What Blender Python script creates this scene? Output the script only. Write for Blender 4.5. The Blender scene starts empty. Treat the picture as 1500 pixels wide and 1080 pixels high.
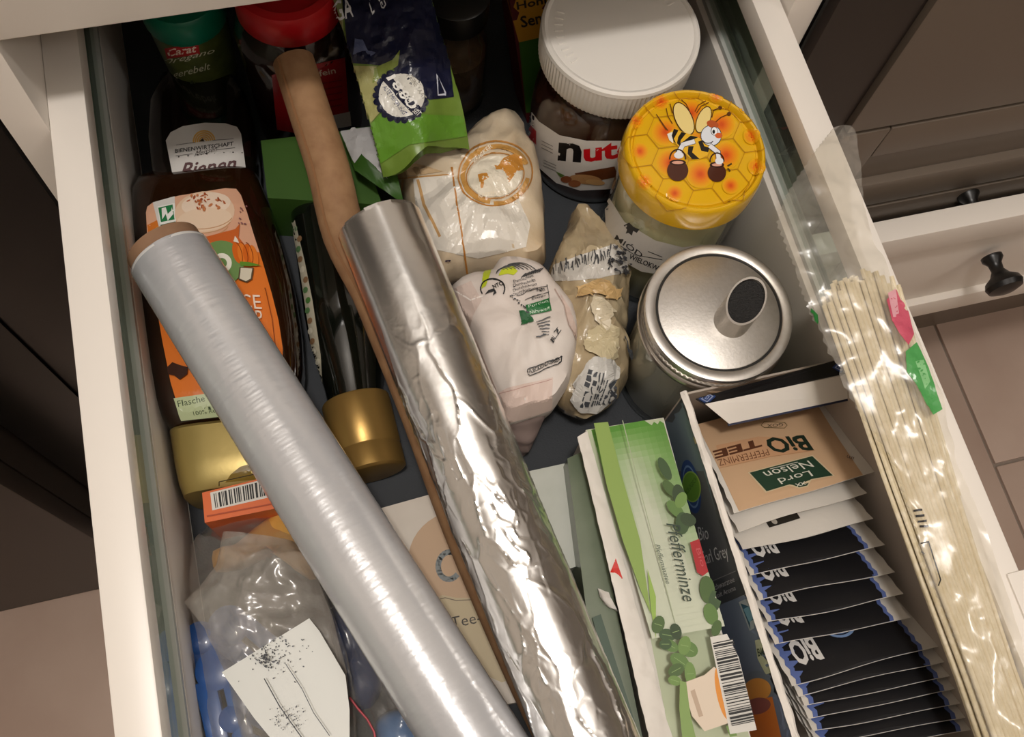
import bpy, bmesh, math, random
from mathutils import Vector, Matrix, Euler, noise
from mathutils.bvhtree import BVHTree
from mathutils.geometry import tessellate_polygon
random.seed(7)
PI = math.pi
V = Vector
sc = bpy.context.scene
COL = sc.collection

# ------------------------------------------------------------------ camera, world, lights, exposure
CAM = V((0.0, 0.0, 0.52))
ROT = Euler((math.radians(20.71), math.radians(-4.28), math.radians(-14.04)), 'XYZ')
FPX = 1436.0
cd = bpy.data.cameras.new('camera')
cd.sensor_width = 36.0
cd.lens = FPX / 1500 * 36
cd.clip_start = 0.01
cam = bpy.data.objects.new('camera', cd)
cam.location = CAM
cam.rotation_euler = ROT
COL.objects.link(cam)
sc.camera = cam
sc.view_settings.view_transform = 'Standard'
sc.view_settings.look = 'None'
sc.view_settings.gamma = 1.0
sc.view_settings.use_curve_mapping = False
sc.view_settings.exposure = -0.12
w = bpy.data.worlds.new('world')
sc.world = w
w.use_nodes = True
w.node_tree.nodes['Background'].inputs[0].default_value = (1.0, 0.9, 0.8, 1)
w.node_tree.nodes['Background'].inputs[1].default_value = 0.05


def lamp(name, loc, radius, power, col):
    l = bpy.data.lights.new(name, 'POINT')
    l.shadow_soft_size = radius
    l.energy = power
    l.color = col
    o = bpy.data.objects.new(name, l)
    o.location = loc
    COL.objects.link(o)
    return o


lamp('pendant_lamp', (-0.06, -0.09, 1.56), 0.06, 40.0, (1.0, 0.945, 0.89))
lamp('fill_lamp', (1.3, -0.9, 1.70), 0.12, 15.0, (1.0, 0.945, 0.89))  # unseen fill light added at the right front

RM = ROT.to_matrix()


def raydir(px, py):
    return RM @ V(((px - 750) / FPX, -(py - 540) / FPX, -1.0))


def at(px, py, z=None, y=None, x=None):
    """point of the place seen at a photo pixel, on a horizontal or upright plane"""
    d = raydir(px, py)
    if z is not None:
        t = (z - CAM.z) / d.z
    elif y is not None:
        t = (y - CAM.y) / d.y
    else:
        t = (x - CAM.x) / d.x
    return CAM + d * t


# ------------------------------------------------------------------ materials
def hx(h):
    h = h.lstrip('#')
    out = []
    for i in (0, 2, 4):
        c = int(h[i:i + 2], 16) / 255
        out.append(c / 12.92 if c <= 0.04045 else ((c + 0.055) / 1.055) ** 2.4)
    return (out[0], out[1], out[2], 1.0)


MATS = {}


def mat(name, col, rough=0.5, metal=0.0, col2=None, nscale=30.0, bump=0.0, bscale=200.0, spec=0.5, coat=0.0, trans=0.0, stretch=None, sss=0.0, bdist=0.001):
    if name in MATS:
        return MATS[name]
    m = bpy.data.materials.new(name)
    m.use_nodes = True
    nt = m.node_tree
    b = nt.nodes['Principled BSDF']
    b.inputs['Base Color'].default_value = hx(col)
    b.inputs['Roughness'].default_value = rough
    b.inputs['Metallic'].default_value = metal
    b.inputs['Specular IOR Level'].default_value = spec
    b.inputs['Coat Weight'].default_value = coat
    b.inputs['Transmission Weight'].default_value = trans
    if sss:
        b.inputs['Subsurface Weight'].default_value = sss
        b.inputs['Subsurface Radius'].default_value = (0.006, 0.004, 0.003)
    tc = nt.nodes.new('ShaderNodeTexCoord')
    src = tc.outputs['Object']
    if stretch:
        mp = nt.nodes.new('ShaderNodeMapping')
        mp.inputs['Scale'].default_value = stretch
        nt.links.new(src, mp.inputs[0])
        src = mp.outputs[0]
    if col2:
        n = nt.nodes.new('ShaderNodeTexNoise')
        n.inputs['Scale'].default_value = nscale
        n.inputs['Detail'].default_value = 5
        nt.links.new(src, n.inputs['Vector'])
        mx = nt.nodes.new('ShaderNodeMix')
        mx.data_type = 'RGBA'
        mx.inputs[6].default_value = hx(col)
        mx.inputs[7].default_value = hx(col2)
        mr = nt.nodes.new('ShaderNodeMapRange')
        mr.inputs[1].default_value = 0.35
        mr.inputs[2].default_value = 0.65
        nt.links.new(n.outputs[0], mr.inputs[0])
        nt.links.new(mr.outputs[0], mx.inputs[0])
        nt.links.new(mx.outputs[2], b.inputs['Base Color'])
    if bump:
        n2 = nt.nodes.new('ShaderNodeTexNoise')
        n2.inputs['Scale'].default_value = bscale
        n2.inputs['Detail'].default_value = 6
        nt.links.new(src, n2.inputs['Vector'])
        bp = nt.nodes.new('ShaderNodeBump')
        bp.inputs['Strength'].default_value = bump
        bp.inputs['Distance'].default_value = bdist
        nt.links.new(n2.outputs[0], bp.inputs['Height'])
        nt.links.new(bp.outputs[0], b.inputs['Normal'])
    MATS[name] = m
    return m


def print_mat(name, rough=0.5, coat=0.0, metal=0.0, bump=0.0, bscale=300):
    m = mat(name, 'ffffff', rough, metal, bump=bump, bscale=bscale, coat=coat)
    nt = m.node_tree
    if 'ink' not in nt.nodes:
        a = nt.nodes.new('ShaderNodeAttribute')
        a.name = 'ink'
        a.attribute_name = 'Col'
        nt.links.new(a.outputs['Color'], nt.nodes['Principled BSDF'].inputs['Base Color'])
    return m


def film_mat(name, tint='ffffff', base=0.06, milk=0.10, milkcol='d8d2c8', rough=0.12, bump=0.4, bscale=60.0, power=2.2):
    """thin clear plastic or thin glass: see-through, glossy towards grazing, a little milky"""
    if name in MATS:
        return MATS[name]
    m = bpy.data.materials.new(name)
    m.use_nodes = True
    nt = m.node_tree
    for n in list(nt.nodes):
        nt.nodes.remove(n)
    out = nt.nodes.new('ShaderNodeOutputMaterial')
    tr = nt.nodes.new('ShaderNodeBsdfTransparent')
    tr.inputs[0].default_value = hx(tint)
    df = nt.nodes.new('ShaderNodeBsdfDiffuse')
    df.inputs[0].default_value = hx(milkcol)
    gl = nt.nodes.new('ShaderNodeBsdfGlossy')
    gl.inputs[0].default_value = (1, 1, 1, 1)
    gl.inputs['Roughness'].default_value = rough
    m1 = nt.nodes.new('ShaderNodeMixShader')
    m1.inputs[0].default_value = milk
    nt.links.new(tr.outputs[0], m1.inputs[1])
    nt.links.new(df.outputs[0], m1.inputs[2])
    lw = nt.nodes.new('ShaderNodeLayerWeight')
    lw.inputs[0].default_value = 0.5
    pw = nt.nodes.new('ShaderNodeMath')
    pw.operation = 'POWER'
    pw.inputs[1].default_value = power
    nt.links.new(lw.outputs['Facing'], pw.inputs[0])
    ma = nt.nodes.new('ShaderNodeMath')
    ma.operation = 'MULTIPLY_ADD'
    ma.inputs[1].default_value = 0.55
    ma.inputs[2].default_value = base
    nt.links.new(pw.outputs[0], ma.inputs[0])
    m2 = nt.nodes.new('ShaderNodeMixShader')
    nt.links.new(ma.outputs[0], m2.inputs[0])
    nt.links.new(m1.outputs[0], m2.inputs[1])
    nt.links.new(gl.outputs[0], m2.inputs[2])
    nt.links.new(m2.outputs[0], out.inputs[0])
    if bump:
        tc = nt.nodes.new('ShaderNodeTexCoord')
        n2 = nt.nodes.new('ShaderNodeTexNoise')
        n2.inputs['Scale'].default_value = bscale
        n2.inputs['Detail'].default_value = 3
        nt.links.new(tc.outputs['Object'], n2.inputs['Vector'])
        bp = nt.nodes.new('ShaderNodeBump')
        bp.inputs['Strength'].default_value = bump
        bp.inputs['Distance'].default_value = 0.004
        nt.links.new(n2.outputs[0], bp.inputs['Height'])
        nt.links.new(bp.outputs[0], gl.inputs['Normal'])
        nt.links.new(bp.outputs[0], lw.inputs['Normal'])
    MATS[name] = m
    return m


WHITE = mat('white_lacquer', 'e4dcd2', 0.42)
STEELW = mat('white_steel', 'dcd5cc', 0.38)
SHADED = mat('shaded_white_lacquer', '6b5f53', 0.35)  # shade on the white cabinet fronts, put into a taupe base colour
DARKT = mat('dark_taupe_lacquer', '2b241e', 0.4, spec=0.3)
BLACK = mat('black_gloss', '050505', 0.2, spec=0.25)
KNOBB = mat('black_knob', '121110', 0.35)
PRINT = print_mat('printed_paper', 0.55)
PRINTG = print_mat('printed_gloss', 0.28)
PRINTM = print_mat('printed_metal', 0.25, coat=0.3)
CARD = mat('brown_cardboard', '8a6646', 0.75, col2='9a7653', nscale=120, bump=0.15, bscale=500)
PAPERW = mat('white_card', 'e6dfd6', 0.7, bump=0.08, bscale=300)
GREYC = mat('grey_card_inside', 'b0a498', 0.8, bump=0.1, bscale=400)


# ------------------------------------------------------------------ mesh building
class M:
    def __init__(s):
        s.v = []
        s.f = []

    def add(s, vs, fs):
        o = len(s.v)
        s.v += [V(p) for p in vs]
        s.f += [tuple(i + o for i in f) for f in fs]
        return s

    def box(s, F, x0, x1, y0, y1, z0, z1, bev=0.0):
        if bev <= 0:
            p = [F @ V((x, y, z)) for z in (z0, z1) for y in (y0, y1) for x in (x0, x1)]
            return s.add(p, [(0, 2, 3, 1), (4, 5, 7, 6), (0, 1, 5, 4), (2, 6, 7, 3), (0, 4, 6, 2), (1, 3, 7, 5)])
        b = min(bev, abs(x1 - x0) * .45, abs(y1 - y0) * .45, abs(z1 - z0) * .45)
        bm = bmesh.new()
        vs = [bm.verts.new((x, y, z)) for z in (z0, z1) for y in (y0, y1) for x in (x0, x1)]
        for q in [(0, 2, 3, 1), (4, 5, 7, 6), (0, 1, 5, 4), (2, 6, 7, 3), (0, 4, 6, 2), (1, 3, 7, 5)]:
            bm.faces.new([vs[i] for i in q])
        bmesh.ops.bevel(bm, geom=bm.edges[:], offset=b, segments=2, profile=0.6, affect='EDGES')
        bm.verts.index_update()
        s.add([F @ v.co for v in bm.verts], [[v.index for v in f.verts] for f in bm.faces])
        bm.free()
        return s

    def lathe(s, F, prof, n=48, a0=0.0, jag=0.0):
        vs, fs, rows = [], [], []
        for (r, z) in prof:
            if r < 1e-6:
                rows.append([len(vs)])
                vs.append(F @ V((0, 0, z)))
            else:
                rows.append(list(range(len(vs), len(vs) + n)))
                for i in range(n):
                    a = a0 + 2 * PI * i / n
                    rr = r * (1 + (jag if i % 2 else 0))
                    vs.append(F @ V((rr * math.cos(a), rr * math.sin(a), z)))
        for A, B in zip(rows, rows[1:]):
            for i in range(n):
                j = (i + 1) % n
                if len(A) == 1 and len(B) == 1:
                    continue
                if len(A) == 1:
                    fs.append((A[0], B[j], B[i]))
                elif len(B) == 1:
                    fs.append((A[i], A[j], B[0]))
                else:
                    fs.append((A[i], A[j], B[j], B[i]))
        return s.add(vs, fs)

    def tube(s, pts, rad, n=24, caps=True, jit=None):
        pts = [V(p) for p in pts]
        if not isinstance(rad, (list, tuple)):
            rad = [rad] * len(pts)
        vs, fs = [], []
        up = V((0, 0, 1))
        prev = None
        for k, p in enumerate(pts):
            t = (pts[min(k + 1, len(pts) - 1)] - pts[max(k - 1, 0)]).normalized()
            if prev is None:
                x = t.cross(up)
                if x.length < 1e-3:
                    x = V((1, 0, 0))
                x.normalize()
            else:
                x = (prev - t * prev.dot(t)).normalized()
            prev = x
            y = x.cross(t)
            for i in range(n):
                a = 2 * PI * i / n
                d = x * math.cos(a) + y * math.sin(a)
                r = rad[k]
                if jit:
                    r += jit(k, a, p + d * r)
                vs.append(p + d * r)
        for k in range(len(pts) - 1):
            for i in range(n):
                j = (i + 1) % n
                fs.append((k * n + i, k * n + j, (k + 1) * n + j, (k + 1) * n + i))
        if caps:
            fs.append(tuple(reversed(range(n))))
            fs.append(tuple(range((len(pts) - 1) * n, len(pts) * n)))
        return s.add(vs, fs)

    def loft(s, secs, n=40, e=2.6):
        """closed body through cross-sections (centre, x half vector, z half vector)"""
        vs, fs = [], []
        for (c, X, Z) in secs:
            for i in range(n):
                a = 2 * PI * i / n
                ca, sa = math.cos(a), math.sin(a)
                px = math.copysign(abs(ca) ** (2 / e), ca)
                pz = math.copysign(abs(sa) ** (2 / e), sa)
                vs.append(V(c) + V(X) * px + V(Z) * pz)
        for k in range(len(secs) - 1):
            for i in range(n):
                j = (i + 1) % n
                fs.append((k * n + i, k * n + j, (k + 1) * n + j, (k + 1) * n + i))
        fs.append(tuple(reversed(range(n))))
        fs.append(tuple(range((len(secs) - 1) * n, len(secs) * n)))
        return s.add(vs, fs)

    def grid(s, S, nu, nv):
        vs = [S(i / nu, j / nv) for j in range(nv + 1) for i in range(nu + 1)]
        fs = [(j * (nu + 1) + i, j * (nu + 1) + i + 1, (j + 1) * (nu + 1) + i + 1, (j + 1) * (nu + 1) + i)
              for j in range(nv) for i in range(nu)]
        return s.add(vs, fs)

    def slab(s, pts, thick, n=None):
        """plate with the outline pts (points of one plane), given a thickness below it"""
        pts = [V(p) for p in pts]
        if n is None:
            n = V((0, 0, 0))
            for i in range(len(pts)):
                n += (pts[i] - pts[0]).cross(pts[(i + 1) % len(pts)] - pts[0])
            n.normalize()
            if n.z < 0:
                n = -n
        k = len(pts)
        top = list(range(k))
        vs = pts + [p - n * thick for p in pts]
        fs = [tuple(top), tuple(reversed(range(k, 2 * k)))]
        fs += [(i, i + k, (i + 1) % k + k, (i + 1) % k) for i in range(k)]
        return s.add(vs, fs)

    def bvh(s):
        return BVHTree.FromPolygons(s.v, s.f)


I4 = Matrix.Identity(4)


def frame(o, z=(0, 0, 1), xh=(1, 0, 0)):
    z = V(z).normalized()
    x = V(xh) - z * V(xh).dot(z)
    if x.length < 1e-4:
        x = V((0, 1, 0)) - z * z.y
    x.normalize()
    y = z.cross(x)
    return Matrix((x.to_4d(), y.to_4d(), z.to_4d(), (0, 0, 0, 1))).transposed() @ I4 if False else Matrix(
        ((x.x, y.x, z.x, o[0]), (x.y, y.y, z.y, o[1]), (x.z, y.z, z.z, o[2]), (0, 0, 0, 1)))


BASE = {}


def tagp(o, label=None, cat=None, group=None, kind=None):
    if label:
        o['label'] = label
    if cat:
        o['category'] = cat
    if group:
        o['group'] = group
    if kind:
        o['kind'] = kind
    return o


def thing(name, label, cat, loc, group=None):
    o = bpy.data.objects.new(name, None)
    o.empty_display_size = 0.02
    o.location = loc
    COL.objects.link(o)
    BASE[o.name] = V(loc)
    return tagp(o, label, cat, group)


def part(name, m, mt, parent=None, smooth=40, loc=None, label=None, cat=None, group=None, kind=None, cols=None):
    base = BASE[parent.name] if parent else V(loc if loc is not None else m.v[0])
    me = bpy.data.meshes.new(name)
    me.from_pydata([tuple(p - base) for p in m.v], [], m.f)
    me.materials.append(mt)
    if cols:
        ca = me.color_attributes.new('Col', 'FLOAT_COLOR', 'CORNER')
        flat = []
        for f, c in zip(m.f, cols):
            flat += list(c) * len(f)
        ca.data.foreach_set('color', flat)
    bm = bmesh.new()
    bm.from_mesh(me)
    if not cols:
        bmesh.ops.recalc_face_normals(bm, faces=bm.faces[:])
    if smooth:
        for f in bm.faces:
            f.smooth = True
        lim = math.radians(smooth)
        for e in bm.edges:
            if len(e.link_faces) == 2 and e.calc_face_angle(0) > lim:
                e.smooth = False
    bm.to_mesh(me)
    bm.free()
    o = bpy.data.objects.new(name, me)
    COL.objects.link(o)
    if parent:
        o.parent = parent
    else:
        o.location = base
    BASE[o.name] = base
    return tagp(o, label, cat, group, kind)


# ------------------------------------------------------------------ flat print on surfaces
GLY = {}


def glyphs(s, bold, shear):
    k = (s, bold, shear)
    if k in GLY:
        return GLY[k]
    cu = bpy.data.curves.new('t', 'FONT')
    cu.body = s
    cu.offset = bold
    cu.shear = shear
    cu.resolution_u = 2
    o = bpy.data.objects.new('t', cu)
    COL.objects.link(o)
    dg = bpy.context.evaluated_depsgraph_get()
    me = bpy.data.meshes.new_from_object(o.evaluated_get(dg))
    vs = [(v.co.x, v.co.y) for v in me.vertices]
    fs = []
    me.calc_loop_triangles()
    for t in me.loop_triangles:
        fs.append(tuple(t.vertices))
    bpy.data.objects.remove(o)
    bpy.data.meshes.remove(me)
    bpy.data.curves.remove(cu)
    x0 = min(v[0] for v in vs)
    x1 = max(v[0] for v in vs)
    y0 = min(v[1] for v in vs)
    y1 = max(v[1] for v in vs)
    vs = [((x - x0) / (x1 - x0), (y - y0) / (y1 - y0)) for x, y in vs]
    GLY[k] = (vs, fs)
    return GLY[k]


class Ink:
    """print laid out in photo pixels, then dropped onto the real surface of its object"""

    def __init__(s):
        s.t = []
        s.n = 0

    def poly(s, pts, col, c2=None):
        s.n += 1
        tri = tessellate_polygon([[V((p[0], p[1], 0)) for p in pts]])
        c = hx(col)
        for t in tri:
            s.t.append((tuple((pts[i][0], pts[i][1]) for i in t), c, s.n))
        return s

    def ell(s, cx, cy, rx, ry, col, rot=0.0, n=28):
        c, d = math.cos(rot), math.sin(rot)
        return s.poly([(cx + rx * math.cos(a) * c - ry * math.sin(a) * d, cy + rx * math.cos(a) * d + ry * math.sin(a) * c)
                       for a in [2 * PI * i / n for i in range(n)]], col)

    def line(s, pts, wd, col, closed=False):
        s.n += 1
        c = hx(col)
        pp = list(pts) + ([pts[0]] if closed else [])
        for a, b in zip(pp, pp[1:]):
            dx, dy = b[0] - a[0], b[1] - a[1]
            L = math.hypot(dx, dy) or 1
            nx, ny = -dy / L * wd / 2, dx / L * wd / 2
            ex, ey = dx / L * wd * .25, dy / L * wd * .25
            q = [(a[0] + nx - ex, a[1] + ny - ey), (b[0] + nx + ex, b[1] + ny + ey), (b[0] - nx + ex, b[1] - ny + ey), (a[0] - nx - ex, a[1] - ny - ey)]
            s.t.append(((q[0], q[1], q[2]), c, s.n))
            s.t.append(((q[0], q[2], q[3]), c, s.n))
        return s

    def arc(s, cx, cy, rx, ry, a0, a1, wd, col, n=20, rot=0.0):
        c, d = math.cos(rot), math.sin(rot)
        pts = []
        for i in range(n + 1):
            a = math.radians(a0 + (a1 - a0) * i / n)
            pts.append((cx + rx * math.cos(a) * c - ry * math.sin(a) * d, cy + rx * math.cos(a) * d + ry * math.sin(a) * c))
        return s.line(pts, wd, col)

    def text(s, body, p0, pu, pv, col, bold=0.0, shear=0.0):
        """p0 = where the text's lower left corner stands, pu = to its lower right, pv = to its upper left"""
        vs, fs = glyphs(body, bold, shear)
        s.n += 1
        c = hx(col)
        ux, uy = pu[0] - p0[0], pu[1] - p0[1]
        wx, wy = pv[0] - p0[0], pv[1] - p0[1]
        for f in fs:
            s.t.append((tuple((p0[0] + vs[i][0] * ux + vs[i][1] * wx, p0[1] + vs[i][0] * uy + vs[i][1] * wy) for i in f), c, s.n))
        return s

    def bars(s, q, n, seed, col='151515'):
        """barcode in the quadrilateral q (tl, tr, br, bl)"""
        r = random.Random(seed)
        x = 0.02
        while x < 0.97:
            wd = r.choice((0.006, 0.009, 0.014, 0.02)) * 60 / n
            f = lambda u, v: tuple((q[0][k] * (1 - u) + q[1][k] * u) * (1 - v) + (q[3][k] * (1 - u) + q[2][k] * u) * v for k in (0, 1))
            s.poly([f(x, 0), f(min(x + wd, 1), 0), f(min(x + wd, 1), 1), f(x, 1)], col)
            x += wd + r.choice((0.007, 0.01, 0.018)) * 60 / n
        return s

    def build(s, name, body, parent, mt=None, step=9.0, h0=0.00012, dh=0.00003, label=None):
        trees = [b.bvh() for b in (body if isinstance(body, (list, tuple)) else [body])]
        m = M()
        cols = []
        memo = {}

        def hit(p, n):
            k = (round(p[0], 2), round(p[1], 2))
            if k not in memo:
                d = raydir(*p).normalized()
                best = None
                for t in trees:
                    q = t.ray_cast(CAM, d)
                    if q[0] is not None and (best is None or q[3] < best[3]):
                        best = q
                if best is None:
                    memo[k] = None
                else:
                    nn = best[1]
                    if nn.dot(d) > 0:
                        nn = -nn
                    memo[k] = (best[0], nn)
            r = memo[k]
            return None if r is None else r[0] + r[1] * (h0 + dh * n)

        def emit(tri, c, n, depth):
            L = [math.dist(tri[i], tri[(i + 1) % 3]) for i in range(3)]
            i = L.index(max(L))
            if L[i] > step and depth < 14:
                a, b, o = tri[i], tri[(i + 1) % 3], tri[(i + 2) % 3]
                mid = ((a[0] + b[0]) / 2, (a[1] + b[1]) / 2)
                emit((a, mid, o), c, n, depth + 1)
                emit((mid, b, o), c, n, depth + 1)
                return
            ps = [hit(p, n) for p in tri]
            if any(p is None for p in ps):
                return
            if max((ps[0] - ps[1]).length, (ps[1] - ps[2]).length, (ps[0] - ps[2]).length) > 0.02 + step * 0.0012:
                return
            m.add(ps, [(0, 1, 2)])
            cols.append(c)

        for tri, c, n in s.t:
            emit(tri, c, n, 0)
        if not m.f:
            return None
        # weld equal corners so that the print is one skin per ink
        return part(name, m, mt or PRINT, parent, smooth=0, cols=cols, label=label)


def crumple(p, scale, amp, seed=0.0):
    q = V(p) * scale + V((seed, seed * 1.7, -seed))
    a = 0.0
    f = 1.0
    for k in range(3):
        a += (0.5 - abs(noise.noise(q * f))) * amp / f
        f *= 2.1
    return a - amp * 0.35


def pillow(outline, z0, up, down=None, rings=7, p=2.2, cr=(0, 0), seed=0.0, sub=3):
    """stuffed closed bag with the outline in photo pixels at height z0, bulging up and down"""
    down = up if down is None else down
    pts = []
    k = len(outline)
    for i in range(k):
        p0, p1, p2, p3 = (outline[(i + j - 1) % k] for j in range(4))
        for j in range(sub):
            t = j / sub
            pts.append(tuple(0.5 * (2 * p1[c] + (p2[c] - p0[c]) * t + (2 * p0[c] - 5 * p1[c] + 4 * p2[c] - p3[c]) * t * t
                                    + (3 * p1[c] - p0[c] - 3 * p2[c] + p3[c]) * t ** 3) for c in (0, 1)))
    zz = z0 if callable(z0) else (lambda x, y: z0)
    W = [at(x, y, z=zz(x, y)) for x, y in pts]
    c = sum(W, V()) / len(W)
    n = len(W)
    m = M()
    vs, fs = [], []
    for sgn, h in ((1, up), (-1, down)):
        rows = []
        for r in range(rings if sgn > 0 else rings - 1):
            t = (r + (0 if sgn > 0 else 1)) / rings
            f = 1 - t
            z = h * (1 - f ** p) ** (1 / p) * sgn
            row = []
            for q in W:
                b = c + (q - c) * f + V((0, 0, z))
                if cr[1]:
                    b = b + V((0.3 * crumple(b, cr[0], cr[1], seed + 9), 0.3 * crumple(b, cr[0], cr[1], seed + 5), crumple(b, cr[0], cr[1], seed) * sgn))
                b.z = max(b.z, 0.0024)
                row.append(len(vs))
                vs.append(b)
            rows.append(row)
        if sgn < 0:
            rows = [first] + rows
        else:
            first = rows[0]
        cz = c + V((0, 0, h * sgn))
        if cr[1]:
            cz = cz + V((0, 0, crumple(cz, cr[0], cr[1], seed) * sgn))
        cz.z = max(cz.z, 0.0024)
        ci = len(vs)
        vs.append(cz)
        for A, B in zip(rows, rows[1:]):
            for i in range(n):
                j = (i + 1) % n
                fs.append((A[i], A[j], B[j], B[i]) if sgn > 0 else (A[j], A[i], B[i], B[j]))
        for i in range(n):
            j = (i + 1) % n
            fs.append((rows[-1][i], rows[-1][j], ci) if sgn > 0 else (rows[-1][j], rows[-1][i], ci))
    return m.add(vs, fs)


def quadsurf(c, bow=0.0, cr=(0, 0), seed=0.0):
    """surface through four corner points tl, tr, br, bl"""
    c = [V(p) for p in c]
    n = (c[1] - c[0]).cross(c[3] - c[0]).normalized()
    if n.z < 0:
        n = -n

    def S(u, v):
        p = (c[0] * (1 - u) + c[1] * u) * (1 - v) + (c[3] * (1 - u) + c[2] * u) * v
        p = p + n * (bow * 16 * u * (1 - u) * v * (1 - v))
        if cr[1]:
            p = p + n * crumple(p, cr[0], cr[1], seed)
        return p
    return S


def sheet(c, nu, nv, thick=0.0002, bow=0.0, cr=(0, 0), seed=0.0):
    S = quadsurf(c, bow, cr, seed)
    m = M()
    m.grid(S, nu, nv)
    off = V((0, 0, -thick))
    k = len(m.v)
    m.add([p + off for p in m.v], [tuple(reversed(f)) for f in m.f])
    ring = [i for i in range(nu)] + [nu + j * (nu + 1) for j in range(nv)] + [nv * (nu + 1) + i for i in range(nu, 0, -1)] + [j * (nu + 1) for j in range(nv, 0, -1)]
    for a, b in zip(ring, ring[1:] + ring[:1]):
        m.f.append((a, a + k, b + k, b))
    return m


def prism(top, zbot, inset=0.0):
    """upright box under the four top corners"""
    top = [V(p) for p in top]
    m = M()
    bot = [V((p.x, p.y, zbot)) for p in top]
    return m.add(top + bot, [(0, 1, 2, 3), (7, 6, 5, 4)] + [(i, i + 4, (i + 1) % 4 + 4, (i + 1) % 4) for i in range(4)])


def pxquad(q, z):
    return [at(p[0], p[1], z=(z[i] if isinstance(z, (list, tuple)) else z)) for i, p in enumerate(q)]


def bb(x0, x1, y0, y1, z0, z1, bev=0.0):
    return M().box(I4, x0, x1, y0, y1, z0, z1, bev)


# ------------------------------------------------------------------ the room
FZ = -0.62
YC = 0.287


def structure(name, m, mt, **k):
    return part(name, m, mt, loc=sum(m.v, V()) / len(m.v), smooth=0, kind='structure', **k)


floor = structure('floor', bb(-2.0, 2.6, -2.0, 1.0, FZ - 0.06, FZ - 0.004), mat('tile_grout', '8f8175', 0.9), label='kitchen floor of pinkish beige tiles')
TILE = mat('floor_tile', 'c2ab9c', 0.38, col2='b39a8b', nscale=6, bump=0.05, bscale=40)
tw, tl, gap = 0.30, 0.60, 0.004
tile0 = None
for i in range(-7, 6):
    for j in range(-4, 3):
        cx = 0.747 + (i + 0.5) * tw
        cy = 0.143 + (j + 0.5) * tl + (0.0, 0.4, 0.2)[i % 3]
        if not (-1.95 < cx < 2.5 and -1.9 < cy < 0.95):
            continue
        if tile0 is None:
            m = bb(-tw / 2 + gap / 2, tw / 2 - gap / 2, -tl / 2 + gap / 2, tl / 2 - gap / 2, -0.01, 0, 0.0015)
            BASE['_t'] = V()
            me_o = part('tile', m, TILE, loc=(0, 0, 0), smooth=30)
            tile0 = me_o
            o = tile0
        else:
            o = tile0.copy()
            COL.objects.link(o)
        o.parent = floor
        o.location = V((cx, cy, FZ + random.uniform(-0.0004, 0.0004))) - BASE[floor.name]
WALLM = mat('wall_paint', 'd8d0c6', 0.8)
structure('wall_back', bb(-2.0, 2.6, 1.0, 1.06, FZ, 1.95), WALLM)
structure('wall_front', bb(-2.0, 2.6, -2.06, -2.0, FZ, 1.95), WALLM)
structure('wall_left', bb(-2.06, -2.0, -2.0, 1.0, FZ, 1.95), WALLM)
structure('wall_right', bb(2.6, 2.66, -2.0, 1.0, FZ, 1.95), mat('wall_dark_for_foil', '6a5f55', 0.8))  # unseen wall, darkened so the foil's right side mirrors something dark
structure('ceiling', bb(-2.0, 2.6, -2.0, 1.0, 1.95, 2.0), mat('ceiling_paint', 'e6e2dc', 0.9))


def knob(x, z, y, parent):
    F = frame((x, y, z), z=(0, -1, 0))
    m = M().lathe(F, [(0, -0.001), (0.0085, -0.001), (0.0085, 0.002), (0.0055, 0.006), (0.005, 0.012), (0.008, 0.017), (0.0135, 0.021), (0.015, 0.025), (0.0135, 0.029), (0.007, 0.0315), (0, 0.032)], 32)
    return part('knob', m, KNOBB, parent)


def front(parent, x0, x1, z0, z1, y, mt, name='drawer_front', fw=0.034, t=0.018):
    """framed front: four frame bars with a recessed field"""
    f = part(name, bb(x0 + fw - .002, x1 - fw + .002, y + 0.007, y + t, z0 + fw - .002, z1 - fw + .002, 0.001), mt, parent)
    for a in ((x0, x0 + fw, z0, z1), (x1 - fw, x1, z0, z1), (x0 + fw, x1 - fw, z0, z0 + fw), (x0 + fw, x1 - fw, z1 - fw, z1)):
        part('frame_bar', bb(a[0], a[1], y, y + t, a[2], a[3], 0.0025), mt, f)
    return f


# our cabinet, with the open drawer hanging out of it
cab = thing('base_cabinet', 'white base cabinet from which the filled drawer is pulled out', 'cabinet', (0.07, 0.6, FZ))
part('side_panel', bb(-0.126, -0.110, YC, 0.86, FZ + 0.08, 0.345, 0.0008), WHITE, cab)
part('side_panel', bb(0.2435, 0.2595, YC, 0.86, FZ + 0.08, 0.345, 0.0008), WHITE, cab)
part('back_panel', bb(-0.110, 0.2435, 0.84, 0.86, FZ + 0.08, 0.345), WHITE, cab)
part('drawer_front', bb(-0.1255, 0.259, YC - 0.019, YC - 0.001, -0.33, -0.045, 0.0012), WHITE, cab)
part('plinth', bb(-0.12, 0.255, YC + 0.05, YC + 0.065, FZ, FZ + 0.08), WHITE, cab)

up = thing('upper_drawer', 'closed white top drawer above the open drawer', 'drawer', (0.07, YC, 0.2))
part('drawer_front', bb(-0.1255, 0.259, YC, YC + 0.018, 0.1965, 0.340, 0.0012), WHITE, up)
part('drawer_body', bb(-0.1, 0.232, YC + 0.018, 0.80, 0.206, 0.32), STEELW, up)

ctop = thing('worktop', 'dark worktop over the cabinets', 'worktop', (0.2, 0.6, 0.345))
part('slab', bb(-1.2, 1.6, 0.268, 0.99, 0.346, 0.384, 0.002), mat('dark_worktop', '2b2622', 0.4, col2='3a332d', nscale=60), ctop)

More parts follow.
